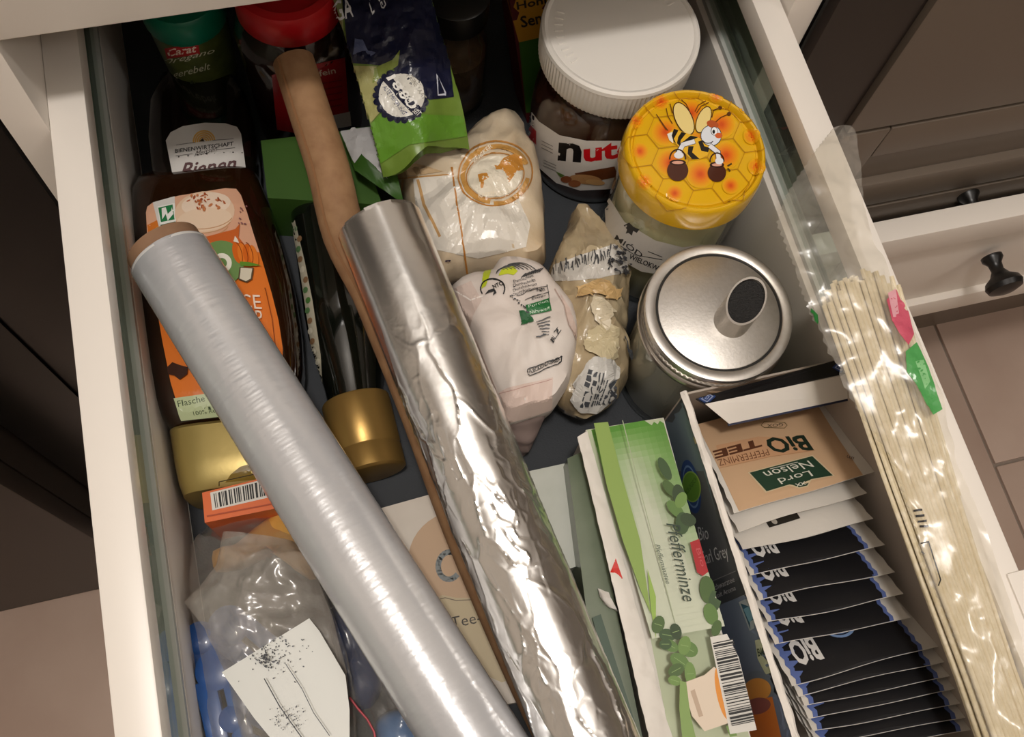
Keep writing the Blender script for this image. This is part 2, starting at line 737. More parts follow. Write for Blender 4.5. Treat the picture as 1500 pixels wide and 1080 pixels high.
la = thing('oven', 'black fronted appliance just left of the drawer cabinet', 'oven', (-0.19, 0.5, FZ))
part('body', bb(-0.262, -0.127, YC + 0.012, 0.86, FZ, 0.345), BLACK, la)
part('door', bb(-0.197, -0.1275, YC, YC + 0.012, -0.3, 0.34, 0.002), BLACK, la)
part('door_trim', bb(-0.262, -0.199, YC + 0.001, YC + 0.012, -0.42, 0.34, 0.002), mat('black_trim', '0c0b0a', 0.32, spec=0.3), la)

tu = thing('tall_cabinet', 'dark taupe cabinet standing left of the black appliance', 'cabinet', (-0.6, 0.5, FZ))
part('body', bb(-1.2, -0.2635, 0.262, 0.86, FZ, 0.345), DARKT, tu)
part('door', bb(-1.2, -0.2635, 0.242, 0.261, FZ + 0.004, 0.34, 0.0015), DARKT, tu)

fp = thing('dishwasher', 'narrow black glossy panel unit right of the open drawer', 'appliance', (0.3, 0.5, FZ))
part('body', bb(0.264, 0.3285, YC + 0.004, 0.86, FZ, 0.345), mat('black_brown_panel', '1d1815', 0.3), fp)
part('edge_strip', bb(0.2605, 0.2675, YC - 0.003, YC + 0.004, FZ + 0.1, 0.345, 0.001), BLACK, fp)

rc = thing('drawer_cabinet', 'framed drawer cabinet at the right with black knobs, its shade painted taupe grey', 'cabinet', (0.8, 0.5, FZ))
part('body', bb(0.33, 1.25, YC + 0.020, 0.86, FZ + 0.16, 0.345), SHADED, rc)
part('plinth', bb(0.33, 1.25, 0.338, 0.352, FZ, FZ + 0.16), SHADED, rc)
part('drawer_front', bb(0.330, 1.24, YC, YC + 0.0195, 0.009, 0.340, 0.0015), SHADED, rc)
d2 = front(rc, 0.330, 1.24, -0.104, 0.005, YC, SHADED, t=0.0195)
d3 = front(rc, 0.330, 1.24, -0.30, -0.108, YC, SHADED, t=0.0195)
knob(0.488, -0.118, YC, d3)
pd = thing('pulled_drawer', 'white framed drawer with a black knob standing slightly open at the right', 'drawer', (0.7, 0.25, -0.18))
pf = front(pd, 0.330, 1.24, -0.285, -0.091, 0.25, WHITE)
knob(0.522, -0.168, 0.25, pf)
part('drawer_body', bb(0.35, 1.22, 0.268, 0.284, -0.275, -0.13), STEELW, pd)

# ------------------------------------------------------------------ the open drawer
dr = thing('kitchen_drawer', 'open white kitchen drawer with glass sides full of groceries', 'drawer', (0.067, 0.2, -0.016))
RAIL = mat('rail_white', 'e6dfd6', 0.35)
part('rail', bb(-0.110, -0.0935, -0.078, 0.5, 0.1235, 0.1375, 0.0012), RAIL, dr)
part('rail', bb(0.228, 0.2425, -0.078, 0.5, 0.1235, 0.1375, 0.0012), RAIL, dr)
part('rail_bracket', bb(0.236, 0.258, -0.078, 0.005, 0.112, 0.1386, 0.001), RAIL, dr)
GLASS = film_mat('drawer_glass', 'dfe8e2', base=0.07, milk=0.03, milkcol='a8b8ae', rough=0.02, bump=0)
GEDGE = mat('glass_edge', '9fb0a6', 0.15)
for x, zt in ((-0.1072, 0.059), (0.2335, 0.083)):
    part('glass_side', bb(x, x + 0.004, -0.076, 0.49, zt + 0.003, 0.1225), GLASS, dr, label='clear glass side pane')
    part('glass_holder', bb(x - 0.0022, x + 0.0062, -0.076, 0.49, zt, zt + 0.0038, 0.0008), mat('holder_grey', 'b9bcb6', 0.3), dr)
part('side_wall', bb(-0.112, -0.1005, -0.078, 0.5, -0.016, 0.059, 0.002), STEELW, dr)
part('side_wall', bb(0.228, 0.2425, -0.078, 0.5, -0.016, 0.083, 0.002), STEELW, dr)
part('back_panel', bb(-0.1005, 0.228, 0.484, 0.5, -0.002, 0.083), STEELW, dr)
part('front_panel', bb(-0.1255, 0.259, -0.098, -0.08, -0.035, 0.17, 0.0012), WHITE, dr)
part('bottom_panel', bb(-0.1005, 0.228, -0.08, 0.5, -0.016, -0.0005), STEELW, dr)
MATM = mat('drawer_mat_rubber', '34373b', 0.75, bump=0.3, bscale=900)
mo = part('drawer_mat', bb(-0.0998, 0.227, -0.079, 0.483, 0.0, 0.002, 0.0006), MATM, loc=(0.067, 0.2, 0), label='dark grey non slip mat lining the bottom of the drawer', cat='mat')
Z0 = 0.0022


# ------------------------------------------------------------------ back row
def jar_f(x, y, z=Z0, lean=(0, 0, 1)):
    return frame((x, y, z), z=lean)


CLEAR = film_mat('clear_glass', 'eef2ee', base=0.05, milk=0.02, rough=0.02, bump=0)

# oregano jar
c = at(261, -12, z=0.090)
t = thing('spice_jar', 'small green spice jar with a teal cap in the back left corner', 'jar', (c.x, c.y, Z0))
F = jar_f(c.x, c.y)
body = M().lathe(F, [(0, 0), (0.0165, 0), (0.018, 0.002), (0.0195, 0.03), (0.0215, 0.066), (0.021, 0.07), (0, 0.07)], 48)
part('body', body, mat('dark_green_label', '56602c', 0.4, col2='3f4a22', nscale=90), t)
part('cap', M().lathe(F, [(0, 0.0705), (0.0222, 0.0705), (0.0228, 0.073), (0.0225, 0.086), (0.021, 0.088), (0, 0.088)], 64, jag=-0.012), mat('teal_cap', '0d7358', 0.35), t)
k = Ink()
k.poly([(241, 71), (290, 63), (293, 79), (245, 86)], 'b31e22')
k.text('Carat', (246, 83), (288, 76), (245, 72), 'f0dccc', 0.02, 0.2)
k.text('Oregano', (236, 99), (313, 80), (238, 88), 'd8d8c0', 0.0, 0.25)
k.text('gerebelt', (254, 118), (309, 104), (252, 105), 'd8d8c0', 0.0, 0.25)
r = random.Random(3)
for i in range(40):
    x, y = r.uniform(245, 312), r.uniform(118, 145)
    k.ell(x, y, r.uniform(1.5, 4), r.uniform(1, 2), r.choice(('2f3a18', '48542a', '232b12')), r.uniform(0, 3), 6)
k.build('label_print', body, t, PRINT, 8)

# jar with the red lid
c = at(418, -24, z=0.118)
t = thing('coffee_jar', 'dark jar with a red lid and red label behind the cardboard tube', 'jar', (c.x, c.y, Z0))
F = jar_f(c.x, c.y)
body = M().lathe(F, [(0, 0), (0.028, 0), (0.031, 0.003), (0.031, 0.07), (0.0315, 0.085), (0.028, 0.094), (0.0245, 0.099), (0, 0.099)], 48)
part('body', body, mat('dark_red_brown_glass', '1d0d0a', 0.12, coat=0.4), t)
part('lid', M().lathe(F, [(0, 0.099), (0.026, 0.099), (0.0275, 0.101), (0.0272, 0.116), (0.026, 0.119), (0.022, 0.12), (0.0215, 0.1185), (0, 0.1185)], 64), mat('red_plastic_lid', 'b3121a', 0.35), t)
k = Ink()
k.poly([(398, 110), (420, 102), (470, 92), (505, 84), (512, 185), (440, 196), (406, 190)], '8c1118')
k.text('fein', (468, 112), (492, 107), (466, 103), 'c8b8a8', 0.01)
for i in range(5):
    k.line([(455, 125 + i * 9), (500, 117 + i * 9)], 1.5, '5a0a10')
k.poly([(478, 170), (512, 163), (514, 184), (481, 190)], 'b5b0ac')
k.build('label_print', body, t, PRINTG, 8)

# dark spice jar
c = at(668, 2, z=0.085)
t = thing('seasoning_jar', 'glass seasoning jar of brown powder with a black lid', 'jar', (c.x, c.y, Z0))
F = jar_f(c.x, c.y)
prof = [(0, 0), (0.0175, 0), (0.0195, 0.002), (0.0195, 0.05), (0.018, 0.058), (0.0165, 0.062), (0.0165, 0.072), (0, 0.072)]
part('powder', M().lathe(F, [(0, 0.003), (0.0178, 0.003), (0.0182, 0.044), (0.012, 0.047), (0, 0.045)], 40), mat('brown_powder', '6a4c30', 0.9, col2='59402a', nscale=200, bump=0.3, bscale=900), t)
gl = M().lathe(F, prof, 48)
part('glass', gl, CLEAR, t)
part('lid', M().lathe(F, [(0, 0.0725), (0.0185, 0.0725), (0.0188, 0.075), (0.0188, 0.089), (0.0175, 0.090), (0, 0.090)], 64, jag=-0.012), KNOBB, t)
k = Ink()
k.poly([(637, 14), (670, 18), (703, 4), (704, 34), (692, 40), (672, 45), (650, 42), (638, 32)], 'b9b3a8')
k.line([(652, 22), (688, 17)], 1.5, '4a4440')
k.text('47 300 g', (652, 39), (686, 33), (651, 33), '8a5a48')
k.build('label_print', gl, t, PRINT, 6)

# mustard seed packet, stands behind the chocolate jar
A, B = at(752, 100, z=0.03), at(815, 92, z=0.03)
t = thing('mustard_packet', 'yellow and green packet with dark red side behind the chocolate spread jar', 'packet', (A.x, A.y, Z0))
b0 = at(772, 180, z=Z0)
b1 = at(812, 172, z=Z0)
t0 = at(744, -20, z=0.085)
t1 = at(812, -32, z=0.085)
n = (b1 - b0).cross(t0 - b0).normalized()
n = n if n.y > 0 else -n
m = M().add([b0, b1, t1, t0] + [p + n * 0.022 for p in (b0, b1, t1, t0)], [(0, 1, 2, 3), (7, 6, 5, 4), (0, 4, 5, 1), (1, 5, 6, 2), (2, 6, 7, 3), (3, 7, 4, 0)])
part('box', m, mat('dark_red_card', '5a1216', 0.5), t, smooth=0)
k = Ink()
k.poly([(738, -20), (812, -32), (812, 50), (760, 62)], 'c08a1c')
k.poly([(760, 62), (812, 50), (812, 175), (772, 180)], '3c6a22')
k.text('Honig', (758, 18), (812, 6), (756, 3), '1c1408', 0.02)
k.text('Senf', (764, 41), (803, 32), (761, 24), '1c1408', 0.02)
k.build('face_print', m, t, PRINT, 20)

# chocolate spread jar
t = thing('spread_jar', 'chocolate spread jar with a wide ribbed white lid', 'jar', (0.167, 0.3105, Z0))
F = jar_f(0.167, 0.3105)
body = M().lathe(F, [(0, 0), (0.034, 0), (0.0375, 0.003), (0.0395, 0.012), (0.0402, 0.045), (0.0395, 0.062), (0.0375, 0.078), (0.034, 0.088), (0.031, 0.092), (0, 0.092)], 80)
part('jar_body', body, mat('chocolate_in_glass', '2d150c', 0.16, coat=0.6), t)
lid = M()
n = 110
pr = []
lid.lathe(F, [(0, 0.0925), (0.0405, 0.0925), (0.0412, 0.0945), (0.0416, 0.109), (0.0416, 0.111)], 220, jag=-0.011)
LIDW = mat('white_plastic_lid', 'e3ded6', 0.45, bump=0.06, bscale=60, bdist=0.002)
lo = part('lid', lid, LIDW, t)
top = M().lathe(F, [(0.0416, 0.111), (0.0412, 0.1132), (0.0398, 0.1142), (0.0386, 0.1138), (0.038, 0.1132), (0, 0.1132)], 96)
part('lid_top', top, LIDW, lo)
rim = M()
for i in range(9):
    for a0 in (150, 20):
        a = math.radians(a0 + i * 7)
        rim.box(frame((0.167 + 0.0325 * math.cos(a), 0.3105 + 0.0325 * math.sin(a), Z0 + 0.1130), xh=(math.cos(a), math.sin(a), 0)), -0.0022, 0.0022, -0.0006, 0.0006, 0, 0.0006, 0.0002)
part('embossing', rim, LIDW, lo, kind='stuff')
k = Ink()
lab = [(765, 135), (768, 150), (790, 178), (820, 198), (860, 206), (910, 206), (940, 200), (940, 272), (890, 277), (850, 279), (815, 268), (790, 246), (778, 225), (766, 190)]
k.poly(lab, 'ddd8d2')
k.text('n', (817, 235), (851, 238), (819, 208), '141212', 0.035)
k.text('utella', (855, 238), (985, 222), (855, 210), 'd0141c', 0.035)
k.poly([(770, 175), (786, 192), (786, 212), (771, 197)], 'b8343a')
for i in range(3):
    k.line([(794, 206 + i * 5), (810, 214 + i * 5)], 1.0, '8a8682')
for i in range(3):
    k.line([(797, 234 + i * 4), (815, 242 + i * 4)], 0.8, '8a8682')
k.poly([(842, 253), (900, 243), (905, 258), (880, 263), (848, 262)], '6b3a1c')
k.ell(858, 262, 24, 7, 'b98a58', 0.1)
k.ell(830, 262, 8, 5, '8a4a22')
k.ell(842, 268, 9, 5, '9a5a2c')
k.ell(872, 266, 14, 4, 'c79c66', 0.1)
k.poly([(815, 250), (828, 256), (822, 259)], '5a7a34')
k.build('label_print', body, t, PRINTG, 8)

# ------------------------------------------------------------------ honey jar with the bee on its lid
hc = V((0.182, 0.2325, Z0))
t = thing('honey_jar', 'jar of pale creamy honey with a yellow honeycomb lid', 'jar', hc)
F = jar_f(hc.x, hc.y)
part('honey', M().lathe(F, [(0, 0.003), (0.0295, 0.003), (0.031, 0.006), (0.031, 0.086), (0.029, 0.09), (0, 0.09)], 64), mat('creamed_honey', 'dcd0a6', 0.45, sss=0.2), t)
gl = M().lathe(F, [(0, 0), (0.029, 0), (0.032, 0.003), (0.0335, 0.009), (0.0335, 0.082), (0.0325, 0.089), (0.0305, 0.095), (0.0305, 0.1), (0, 0.1)], 80)
part('glass', gl, CLEAR, t)
LIDY = mat('yellow_lid', 'e0ae14', 0.25, coat=0.5)
lidm = M().lathe(F, [(0, 0.1005), (0.0338, 0.1005), (0.0345, 0.099), (0.0358, 0.0995), (0.036, 0.102), (0.0358, 0.110), (0.0352, 0.114), (0.0345, 0.1158), (0.0337, 0.1163), (0.0328, 0.1160), (0.0322, 0.1148), (0.0317, 0.1128), (0.0308, 0.1126), (0.0302, 0.1136), (0.029, 0.1138), (0, 0.1138)], 120)
lo = part('lid', lidm, LIDY, t)
k = Ink()


def hexa(cx, cy, R, rot):
    return [(cx + R * math.cos(rot + PI / 3 * i), cy + R * 0.95 * math.sin(rot + PI / 3 * i)) for i in range(6)]


R0 = 27.5
hr = math.radians(-8)
cells = []
for i in range(-4, 5):
    for j in range(-4, 5):
        x = R0 * 1.5 * i
        y = R0 * math.sqrt(3) * (j + (i % 2) / 2)
        px = 1019 + x * math.cos(hr) - y * math.sin(hr)
        py = 211 + (x * math.sin(hr) + y * math.cos(hr)) * 0.95
        d = math.hypot((px - 1019) / 99, (py - 211) / 92)
        if d < 1.05:
            cells.append((px, py, d))
for (px, py, d) in cells:
    if d < 0.98:
        s0 = 1 if d < 0.72 else 0.6
        for q, cc in ((21, 'e3aa17'), (19, 'e5a418'), (17, 'e69c19'), (15, 'e6941a'), (13, 'e68a1b'), (11, 'e5801c'), (9, 'e3761c'), (7, 'e06b1c'), (5, 'db5f1b'), (3, 'd4541a')):
            k.ell(px, py, q * s0, q * s0, cc, 0, 16)
for (px, py, d) in cells:
    if d < 0.86:
        k.line(hexa(px, py, R0, hr), 1.2, 'c08a16', True)


def P(x, y):
    return (880 + x / 4.5, 100 + y / 4.5)


def pp(*a):
    return [P(x, y) for x, y in a]


# the bee: motion lines, wings, striped body, head, arms and two pots
for a in (((430, 270), (440, 320), (470, 370)), ((455, 240), (470, 300)), ((530, 215), (560, 240), (580, 280)), ((620, 290), (640, 250), (690, 220)), ((630, 300), (660, 255), (710, 232)), ((365, 310), (420, 390), (440, 415)), ((385, 345), (430, 410))):
    k.line(pp(*a), 1.3, '6a3c14')
k.ell(*P(545, 338), 13, 26, '4a2a12', math.radians(-25))
k.ell(*P(545, 338), 11.5, 24.5, 'ecd48a', math.radians(-25))
k.ell(*P(675, 345), 10, 21, '4a2a12', math.radians(22))
k.ell(*P(675, 345), 8.8, 19.5, 'ecd48a', math.radians(22))
k.poly(pp((435, 440), (480, 405), (640, 460), (720, 520), (700, 580), (640, 610), (580, 595), (500, 510), (450, 485)), 'e8b42c')
k.poly(pp((435, 440), (470, 425), (475, 500), (450, 480)), 'e8e4dc')
for q in (((480, 405), (510, 415), (480, 470), (495, 505), (478, 490), (465, 450)), ((530, 425), (560, 435), (525, 480), (520, 520), (500, 500), (508, 460)), ((590, 450), (640, 460), (600, 480), (560, 500), (545, 530), (540, 490)),
          ((575, 520), (610, 520), (600, 560), (650, 605), (600, 605), (570, 570)), ((640, 490), (665, 480), (680, 520), (715, 530), (705, 560), (660, 550))):
    k.poly(pp(*q), '17120e')
k.ell(*P(725, 450), 15.5, 15.5, '2a2a30')
k.ell(*P(725, 450), 14.5, 14.5, 'dfe3ea')
k.ell(*P(735, 375), 9, 5.5, 'b5562a', 0.3)
k.ell(*P(745, 420), 5, 6.5, '2a2a30')
k.ell(*P(746, 420), 4.2, 5.7, 'f4f4f4')
k.ell(*P(742, 425), 2, 3, '141414')
k.ell(*P(775, 450), 5.5, 4, 'd0602c')
k.arc(*P(705, 465), 9, 8, 40, 150, 1.3, '2a1a14')
for a, e in ((((730, 330), (740, 285), (785, 265)), (785, 265)), (((755, 360), (790, 330), (842, 308)), (842, 308))):
    k.line(pp(*a), 1.5, '5a3414')
    k.ell(*P(*e), 3, 3, '5a3414')
k.line(pp((610, 490), (540, 510), (510, 560)), 8, '2a2a30')
k.line(pp((610, 490), (540, 510), (510, 565)), 6.4, 'e6e6ea')
k.line(pp((720, 520), (770, 560), (775, 610)), 8, '2a2a30')
k.line(pp((720, 520), (770, 560), (775, 612)), 6.4, 'e6e6ea')
for cx, cy, R in ((505, 680, 15.5), (763, 695, 13.5)):
    k.arc(*P(cx, cy - 75), R * .75, R * .9, 180, 360, 2.0, '3a1e12')
    k.ell(*P(cx, cy), R, R, '4a2416')
    k.ell(*P(cx, cy - 52), R * .78, 4.5, '33160c')
    k.ell(*P(cx, cy - 52), R * .55, 2.2, 'd8a08a')
k.ell(*P(512, 580), 7, 5, 'e6e6ea')
k.ell(*P(778, 618), 6, 5, 'e6e6ea')
k.line(pp((835, 650), (858, 636)), 2.5, '4a3a14')
k.line(pp((835, 668), (848, 684)), 2.5, '4a3a14')
k.build('lid_print', lidm, lo, PRINTM, 5, h0=0.00008, dh=0.0000035)
# orange blushes on the side of the lid are printed too
k = Ink()
k.poly([(893, 290), (905, 318), (940, 352), (985, 372), (1015, 377), (1028, 385), (960, 392), (915, 374), (890, 345)], 'd6d1ca')
k.poly([(886, 300), (893, 290), (915, 325), (960, 352), (1000, 362), (1030, 358), (1026, 385), (985, 404), (940, 398), (905, 378), (889, 352)], 'd6d1ca')
k.poly([(914, 330), (922, 326), (928, 332), (937, 336), (933, 341), (928, 338), (926, 345), (921, 341), (917, 342), (919, 336)], '1b1a1c')
k.text('MIÓD', (900, 350), (939, 378), (905, 342), '1b1a1c', 0.01)
k.line([(905, 357), (930, 373), (970, 380)], 1, '3a3a3c')
k.line([(950, 368), (970, 376)], 1, '3a3a3c')
k.text('WIELOKWIAT', (921, 378), (976, 402), (924, 371), '1b1a1c', 0.02)
k.build('label_print', gl, t, PRINT, 8)

# ------------------------------------------------------------------ glass jar with steel lid and pouring spout
jc = V((0.1762, 0.1565, Z0))
t = thing('sugar_dispenser', 'glass jar with brushed steel lid and slanted pouring spout', 'jar', jc)
F = jar_f(jc.x, jc.y)
part('sugar', M().lathe(F, [(0, 0.003), (0.0305, 0.003), (0.0322, 0.006), (0.0322, 0.066), (0, 0.070)], 64), mat('white_sugar', 'd6d2ca', 0.85, bump=0.3, bscale=1200), t)
gl = M().lathe(F, [(0, 0), (0.031, 0), (0.034, 0.003), (0.0345, 0.008), (0.0345, 0.07), (0.0325, 0.078), (0.0325, 0.083), (0, 0.083)], 80)
part('glass', gl, CLEAR, t)
ST = mat('brushed_steel', 'dedad5', 0.43, 1.0, col2='d8d4ce', nscale=400, bump=0.06, bscale=700)
STD = mat('steel_ring_darker', 'c4bfb8', 0.28, 1.0)  # slightly darker steel for the screw ring and knurled band
lidm = M().lathe(F, [(0, 0.0905), (0.0296, 0.0905), (0.0300, 0.0903), (0.0302, 0.0885), (0.0311, 0.0885), (0.0313, 0.0906), (0.0318, 0.0910), (0.0352, 0.0912), (0.0363, 0.0908), (0.0366, 0.0895), (0.0364, 0.0875), (0.0352, 0.0868), (0.0352, 0.0835), (0.034, 0.083), (0, 0.083)], 128)
lo = part('lid', lidm, ST, t)
part('groove_shade_ring', M().lathe(F, [(0.0300, 0.0886), (0.0300, 0.0899), (0.0313, 0.0899), (0.0313, 0.0886)], 96), mat('groove_shade_dark', '15130f', 0.5), lo)  # dark ring added to paint the shade in the lid's groove
ring = M().lathe(F, [(0.0328, 0.0765), (0.0372, 0.0762), (0.0378, 0.0772), (0.0378, 0.079), (0.0370, 0.080), (0.0362, 0.0805), (0.0362, 0.083), (0.0345, 0.083)], 120)
part('screw_ring', ring, STD, t)
thr = M().lathe(F, [(0.0353, 0.0805), (0.0357, 0.081), (0.0357, 0.086), (0.0353, 0.0865)], 160, jag=-0.012)
part('knurled_band', thr, STD, t)
sp0 = at(1072, 470, z=0.0925)
ax = V((0.16, 0.12, 0.98)).normalized()
FS = frame(sp0, z=ax, xh=(1, 0.4, 0))
# obliquely cut open tube
mm = M()
nn = 48
rows = []
vs, fs = [], []
R = 0.0088
hd = (0.80, 0.60)
for ring_i, (rr, z) in enumerate([(R + .0006, -0.003), (R, 0.0), (R, 1.0), (R - .0008, 1.0), (R - .0008, -0.001)]):
    for i in range(nn):
        a = 2 * PI * i / nn
        x, y = rr * math.cos(a), rr * math.sin(a)
        zz = z if z < 0.5 else 0.0175 + (x * 0.75 + y * 0.45) * 1.05
        vs.append(FS @ V((x, y, zz)))
for q in range(4):
    for i in range(nn):
        j = (i + 1) % nn
        fs.append((q * nn + i, q * nn + j, (q + 1) * nn + j, (q + 1) * nn + i))
mm.add(vs, fs)
sp = part('spout', mm, mat('polished_steel', 'd2cec8', 0.2, 1.0), t)
part('spout_opening', M().add([FS @ V((0.0079 * math.cos(a), 0.0079 * math.sin(a), 0.0163 + 0.0079 * (math.cos(a) * 0.75 + math.sin(a) * 0.45) * 1.05)) for a in [2 * PI * i / 32 for i in range(32)]], [tuple(range(32))]), mat('black_strainer', '0c0b0b', 0.6, col2='1d1c1b', nscale=900, bump=0.8, bscale=1500), sp, smooth=0)

# ------------------------------------------------------------------ seed bag in green and navy
bagc = [at(478, -40, z=0.125), at(618, -50, z=0.125), at(690, 198, z=0.085), at(560, 243, z=0.085)]
Sb0 = quadsurf(bagc, 0.010)


def Sbag(u, v):
    p = Sb0(u, v)
    k = max(0.0, (v - 0.72) / 0.28)
    wob = 0.0035 * math.sin(u * 9 + v * 4) * (0.3 + k) + crumple(p, 55, 0.0035, 2)
    return p + V((0, -0.004 * k * math.sin(u * 6), wob - 0.006 * k * k * (u - 0.4) ** 2 * 8))


t = thing('seed_bag', 'green and navy paper bag with a round seal, open at its end', 'bag', (bagc[0] + bagc[2]) / 2)
bm_ = M().grid(Sbag, 36, 44)
lowS = M().grid(lambda u, v: Sbag(u, v) - V((0, -0.004, 0.004 + 0.014 * math.sin(PI * u) * (1 - 0.35 * v))), 36, 44)
k0 = len(bm_.v)
bm_.add(lowS.v, [tuple(reversed(f)) for f in lowS.f])
for side in (0, 36):
    for j in range(44):
        a, b = j * 37 + side, (j + 1) * 37 + side
        bm_.f.append((a, a + k0, b + k0, b) if side == 0 else (b, b + k0, a + k0, a))
part('bag_body', bm_, mat('green_bag_paper', '6f8a36', 0.38, col2='5f7a2c', nscale=40, bump=0.3, bscale=120), t)
k = Ink()
k.poly([(470, -40), (500, -40), (505, 60), (513, 92), (500, 96)], '8f9a6a')
k.poly([(497, -50), (640, -60), (664, 142), (628, 146), (612, 128), (586, 104), (560, 96), (512, 92)], '0f1430')
k.poly([(512, 96), (560, 98), (585, 110), (556, 165), (530, 195), (520, 150)], 'a3a068')
k.poly([(548, 100), (575, 88), (586, 74), (583, 96), (560, 112), (546, 122)], '7c8c3c')
k.poly([(533, 192), (560, 165), (690, 170), (688, 198), (600, 212), (556, 240)], '5f8f2c')
k.poly([(640, 140), (652, 140), (652, 136), (638, 108)], 'c8ccd8')
k.poly([(641, 138), (650, 137), (640, 112)], '0f1430')
for j in range(22):
    a = 2 * PI * j / 22
    k.ell(588 + 35.5 * math.cos(a), 140 + 35.5 * math.sin(a), 5.5, 5.5, '0f1430', 0, 8)
k.ell(588, 140, 36, 36, '0f1430')
k.ell(588, 140, 32, 32, 'd9d6cc')
k.poly([(561, 117), (571, 109), (618, 162), (608, 172)], '0f1430')
k.text('1880', (567, 115), (601, 161), (579, 108), 'f0eee8', 0.02)
k.text('SEIT', (603, 163), (611, 170), (608, 158), 'f0eee8', 0.0)
k.text('ALTE MISCHUNG', (561, 128), (592, 168), (566, 125), '4a5070')
k.text('FEINE SAAT', (597, 112), (618, 146), (602, 109), '9a958a')
k.text('GA', (496, 32), (520, 25), (490, 4), 'd8dade', 0.01)
k.text('LO', (545, 23), (535, -22), (549, 20), 'd8dade', 0.01)
k.text('GA', (560, 18), (550, -8), (568, 14), 'd8dade', 0.01)
k.poly([(522, 58), (533, 60), (540, 74), (552, 78), (545, 84), (535, 76), (520, 80)], '4a5272')
k.build('bag_print', bm_, t, PRINTG, 3.5, h0=0.0005, dh=0.00004)

# green and white packet behind the cardboard tube
t = thing('green_packet', 'crumpled green and white paper packet behind the foil roll', 'packet', at(500, 260, z=0.02))
g1 = prism(pxquad([(382, 206), (520, 190), (560, 300), (392, 290)], 0.045), Z0)
part('box', g1, mat('leaf_green_card', '35561a', 0.5), t, smooth=0)
g2 = sheet(pxquad([(498, 192), (566, 182), (592, 300), (520, 250)], [0.06, 0.066, 0.062, 0.062]), 14, 14, 0.0006, 0.004, (80, 0.003), 4)
part('wrapper', g2, mat('wrapper_green', '2f5216', 0.4), t)
k = Ink()
k.poly([(496, 188), (566, 178), (556, 236), (568, 262), (530, 226), (520, 240)], 'b9b7b6')
k.build('wrapper_print', g2, t, PRINT, 4, h0=0.0005)

# ------------------------------------------------------------------ bottles lying at the left
# dark honey bottle with arched white label
t = thing('honey_bottle', 'dark squeeze bottle with an arched white label behind the pumpkin syrup', 'bottle', at(300, 230, z=Z0))


def pxloft(rows, n=44, e=3.6, zb=Z0):
    secs = []
    for (xl, yl, xr, yr, zt) in rows:
        zm = (zt + zb) / 2
        a, b = at(xl, yl, z=zm), at(xr, yr, z=zm)
        secs.append(((a + b) / 2, (b - a) / 2, V((0, 0, (zt - zb) / 2))))
    return M().loft(secs, n, e)


hb = pxloft([(262, 118, 322, 112, 0.028), (240, 128, 345, 118, 0.036), (224, 165, 366, 152, 0.040), (222, 215, 376, 200, 0.041), (228, 262, 380, 246, 0.041), (240, 300, 380, 285, 0.036)])
part('bottle_body', hb, mat('very_dark_amber', '120b08', 0.12, coat=0.5), t)
k = Ink()
k.poly([(243, 206), (250, 194), (268, 185), (300, 180), (330, 181), (347, 186), (353, 196), (362, 262), (254, 262)], 'cdc9c4')
for i in range(5):
    k.arc(299, 207, 15.5 - i * 3, 15 - i * 3, 180, 360, 2.2, 'd9a64a', 16, -0.12)
k.line([(258, 213), (286, 209)], 0.8, '5a5552')
k.line([(312, 206), (342, 204)], 0.8, '5a5552')
k.line([(258, 229), (282, 226)], 0.8, '5a5552')
k.line([(318, 220), (344, 217)], 0.8, '5a5552')
k.poly([(292, 208), (297, 203), (300, 208)], '3a3020')
k.text('BIENENWIRTSCHAFT', (257, 225), (342, 214), (257, 219), '2c2826', 0.015)
k.text('Meissen', (285, 230), (318, 222), (286, 222), '4a4442', 0.0, 0.4)
k.text('Bienen', (264, 262), (346, 250), (264, 240), '4a1a1c', 0.02, 0.35)
k.build('front_label', hb, t, PRINT, 8)

# pumpkin spice syrup
t = thing('syrup_bottle', 'dark syrup bottle with orange pumpkin label and gold cap, lying under the cling film', 'bottle', at(320, 450, z=Z0))
sb = pxloft([(232, 268, 350, 256, 0.020), (205, 276, 366, 256, 0.034), (199, 296, 382, 270, 0.043), (199, 345, 402, 322, 0.046), (202, 400, 420, 380, 0.047), (206, 450, 433, 432, 0.047), (212, 510, 442, 492, 0.047),
             (222, 560, 445, 545, 0.047), (233, 598, 441, 585, 0.046), (244, 622, 430, 606, 0.044), (256, 640, 418, 622, 0.039)], e=4.2)
part('bottle_body', sb, mat('amber_syrup', '1d0f06', 0.1, coat=0.7, col2='2a1508', nscale=25), t)
GOLD = mat('gold_plastic', 'a08c50', 0.36, 0.45, bump=0.05, bscale=300)
cp = pxloft([(254, 641, 421, 623, 0.041), (255, 645, 423, 627, 0.043), (262, 690, 419, 671, 0.042), (268, 718, 414, 700, 0.041), (274, 735, 410, 716, 0.038), (282, 740, 404, 722, 0.030)], e=4.0)
co = part('cap', cp, GOLD, t)
k = Ink()
k.poly([(330, 707), (338, 695), (352, 684), (372, 678), (400, 680), (400, 700)], '7d6628')
k.line([(321, 718), (321, 706), (400, 689)], 1.2, '2c2410')
k.line([(321, 718), (400, 702)], 1.0, '2c2410')
k.build('cap_flap_line', cp, co, PRINTM, 10)
k = Ink()
lab = [(214, 312), (216, 303), (224, 297), (262, 287), (330, 276), (346, 277), (353, 286), (362, 312), (372, 345), (385, 385), (398, 430), (408, 470), (414, 510), (414, 550), (406, 580), (392, 601), (268, 614), (262, 600), (250, 560), (238, 500), (226, 430), (217, 370)]
k.poly(lab, 'e0782c')
k.poly([(214, 312), (216, 303), (224, 297), (262, 287), (330, 276), (346, 277), (353, 286), (362, 312), (372, 345), (380, 370), (340, 362), (290, 372), (218, 375)], 'dba88a')
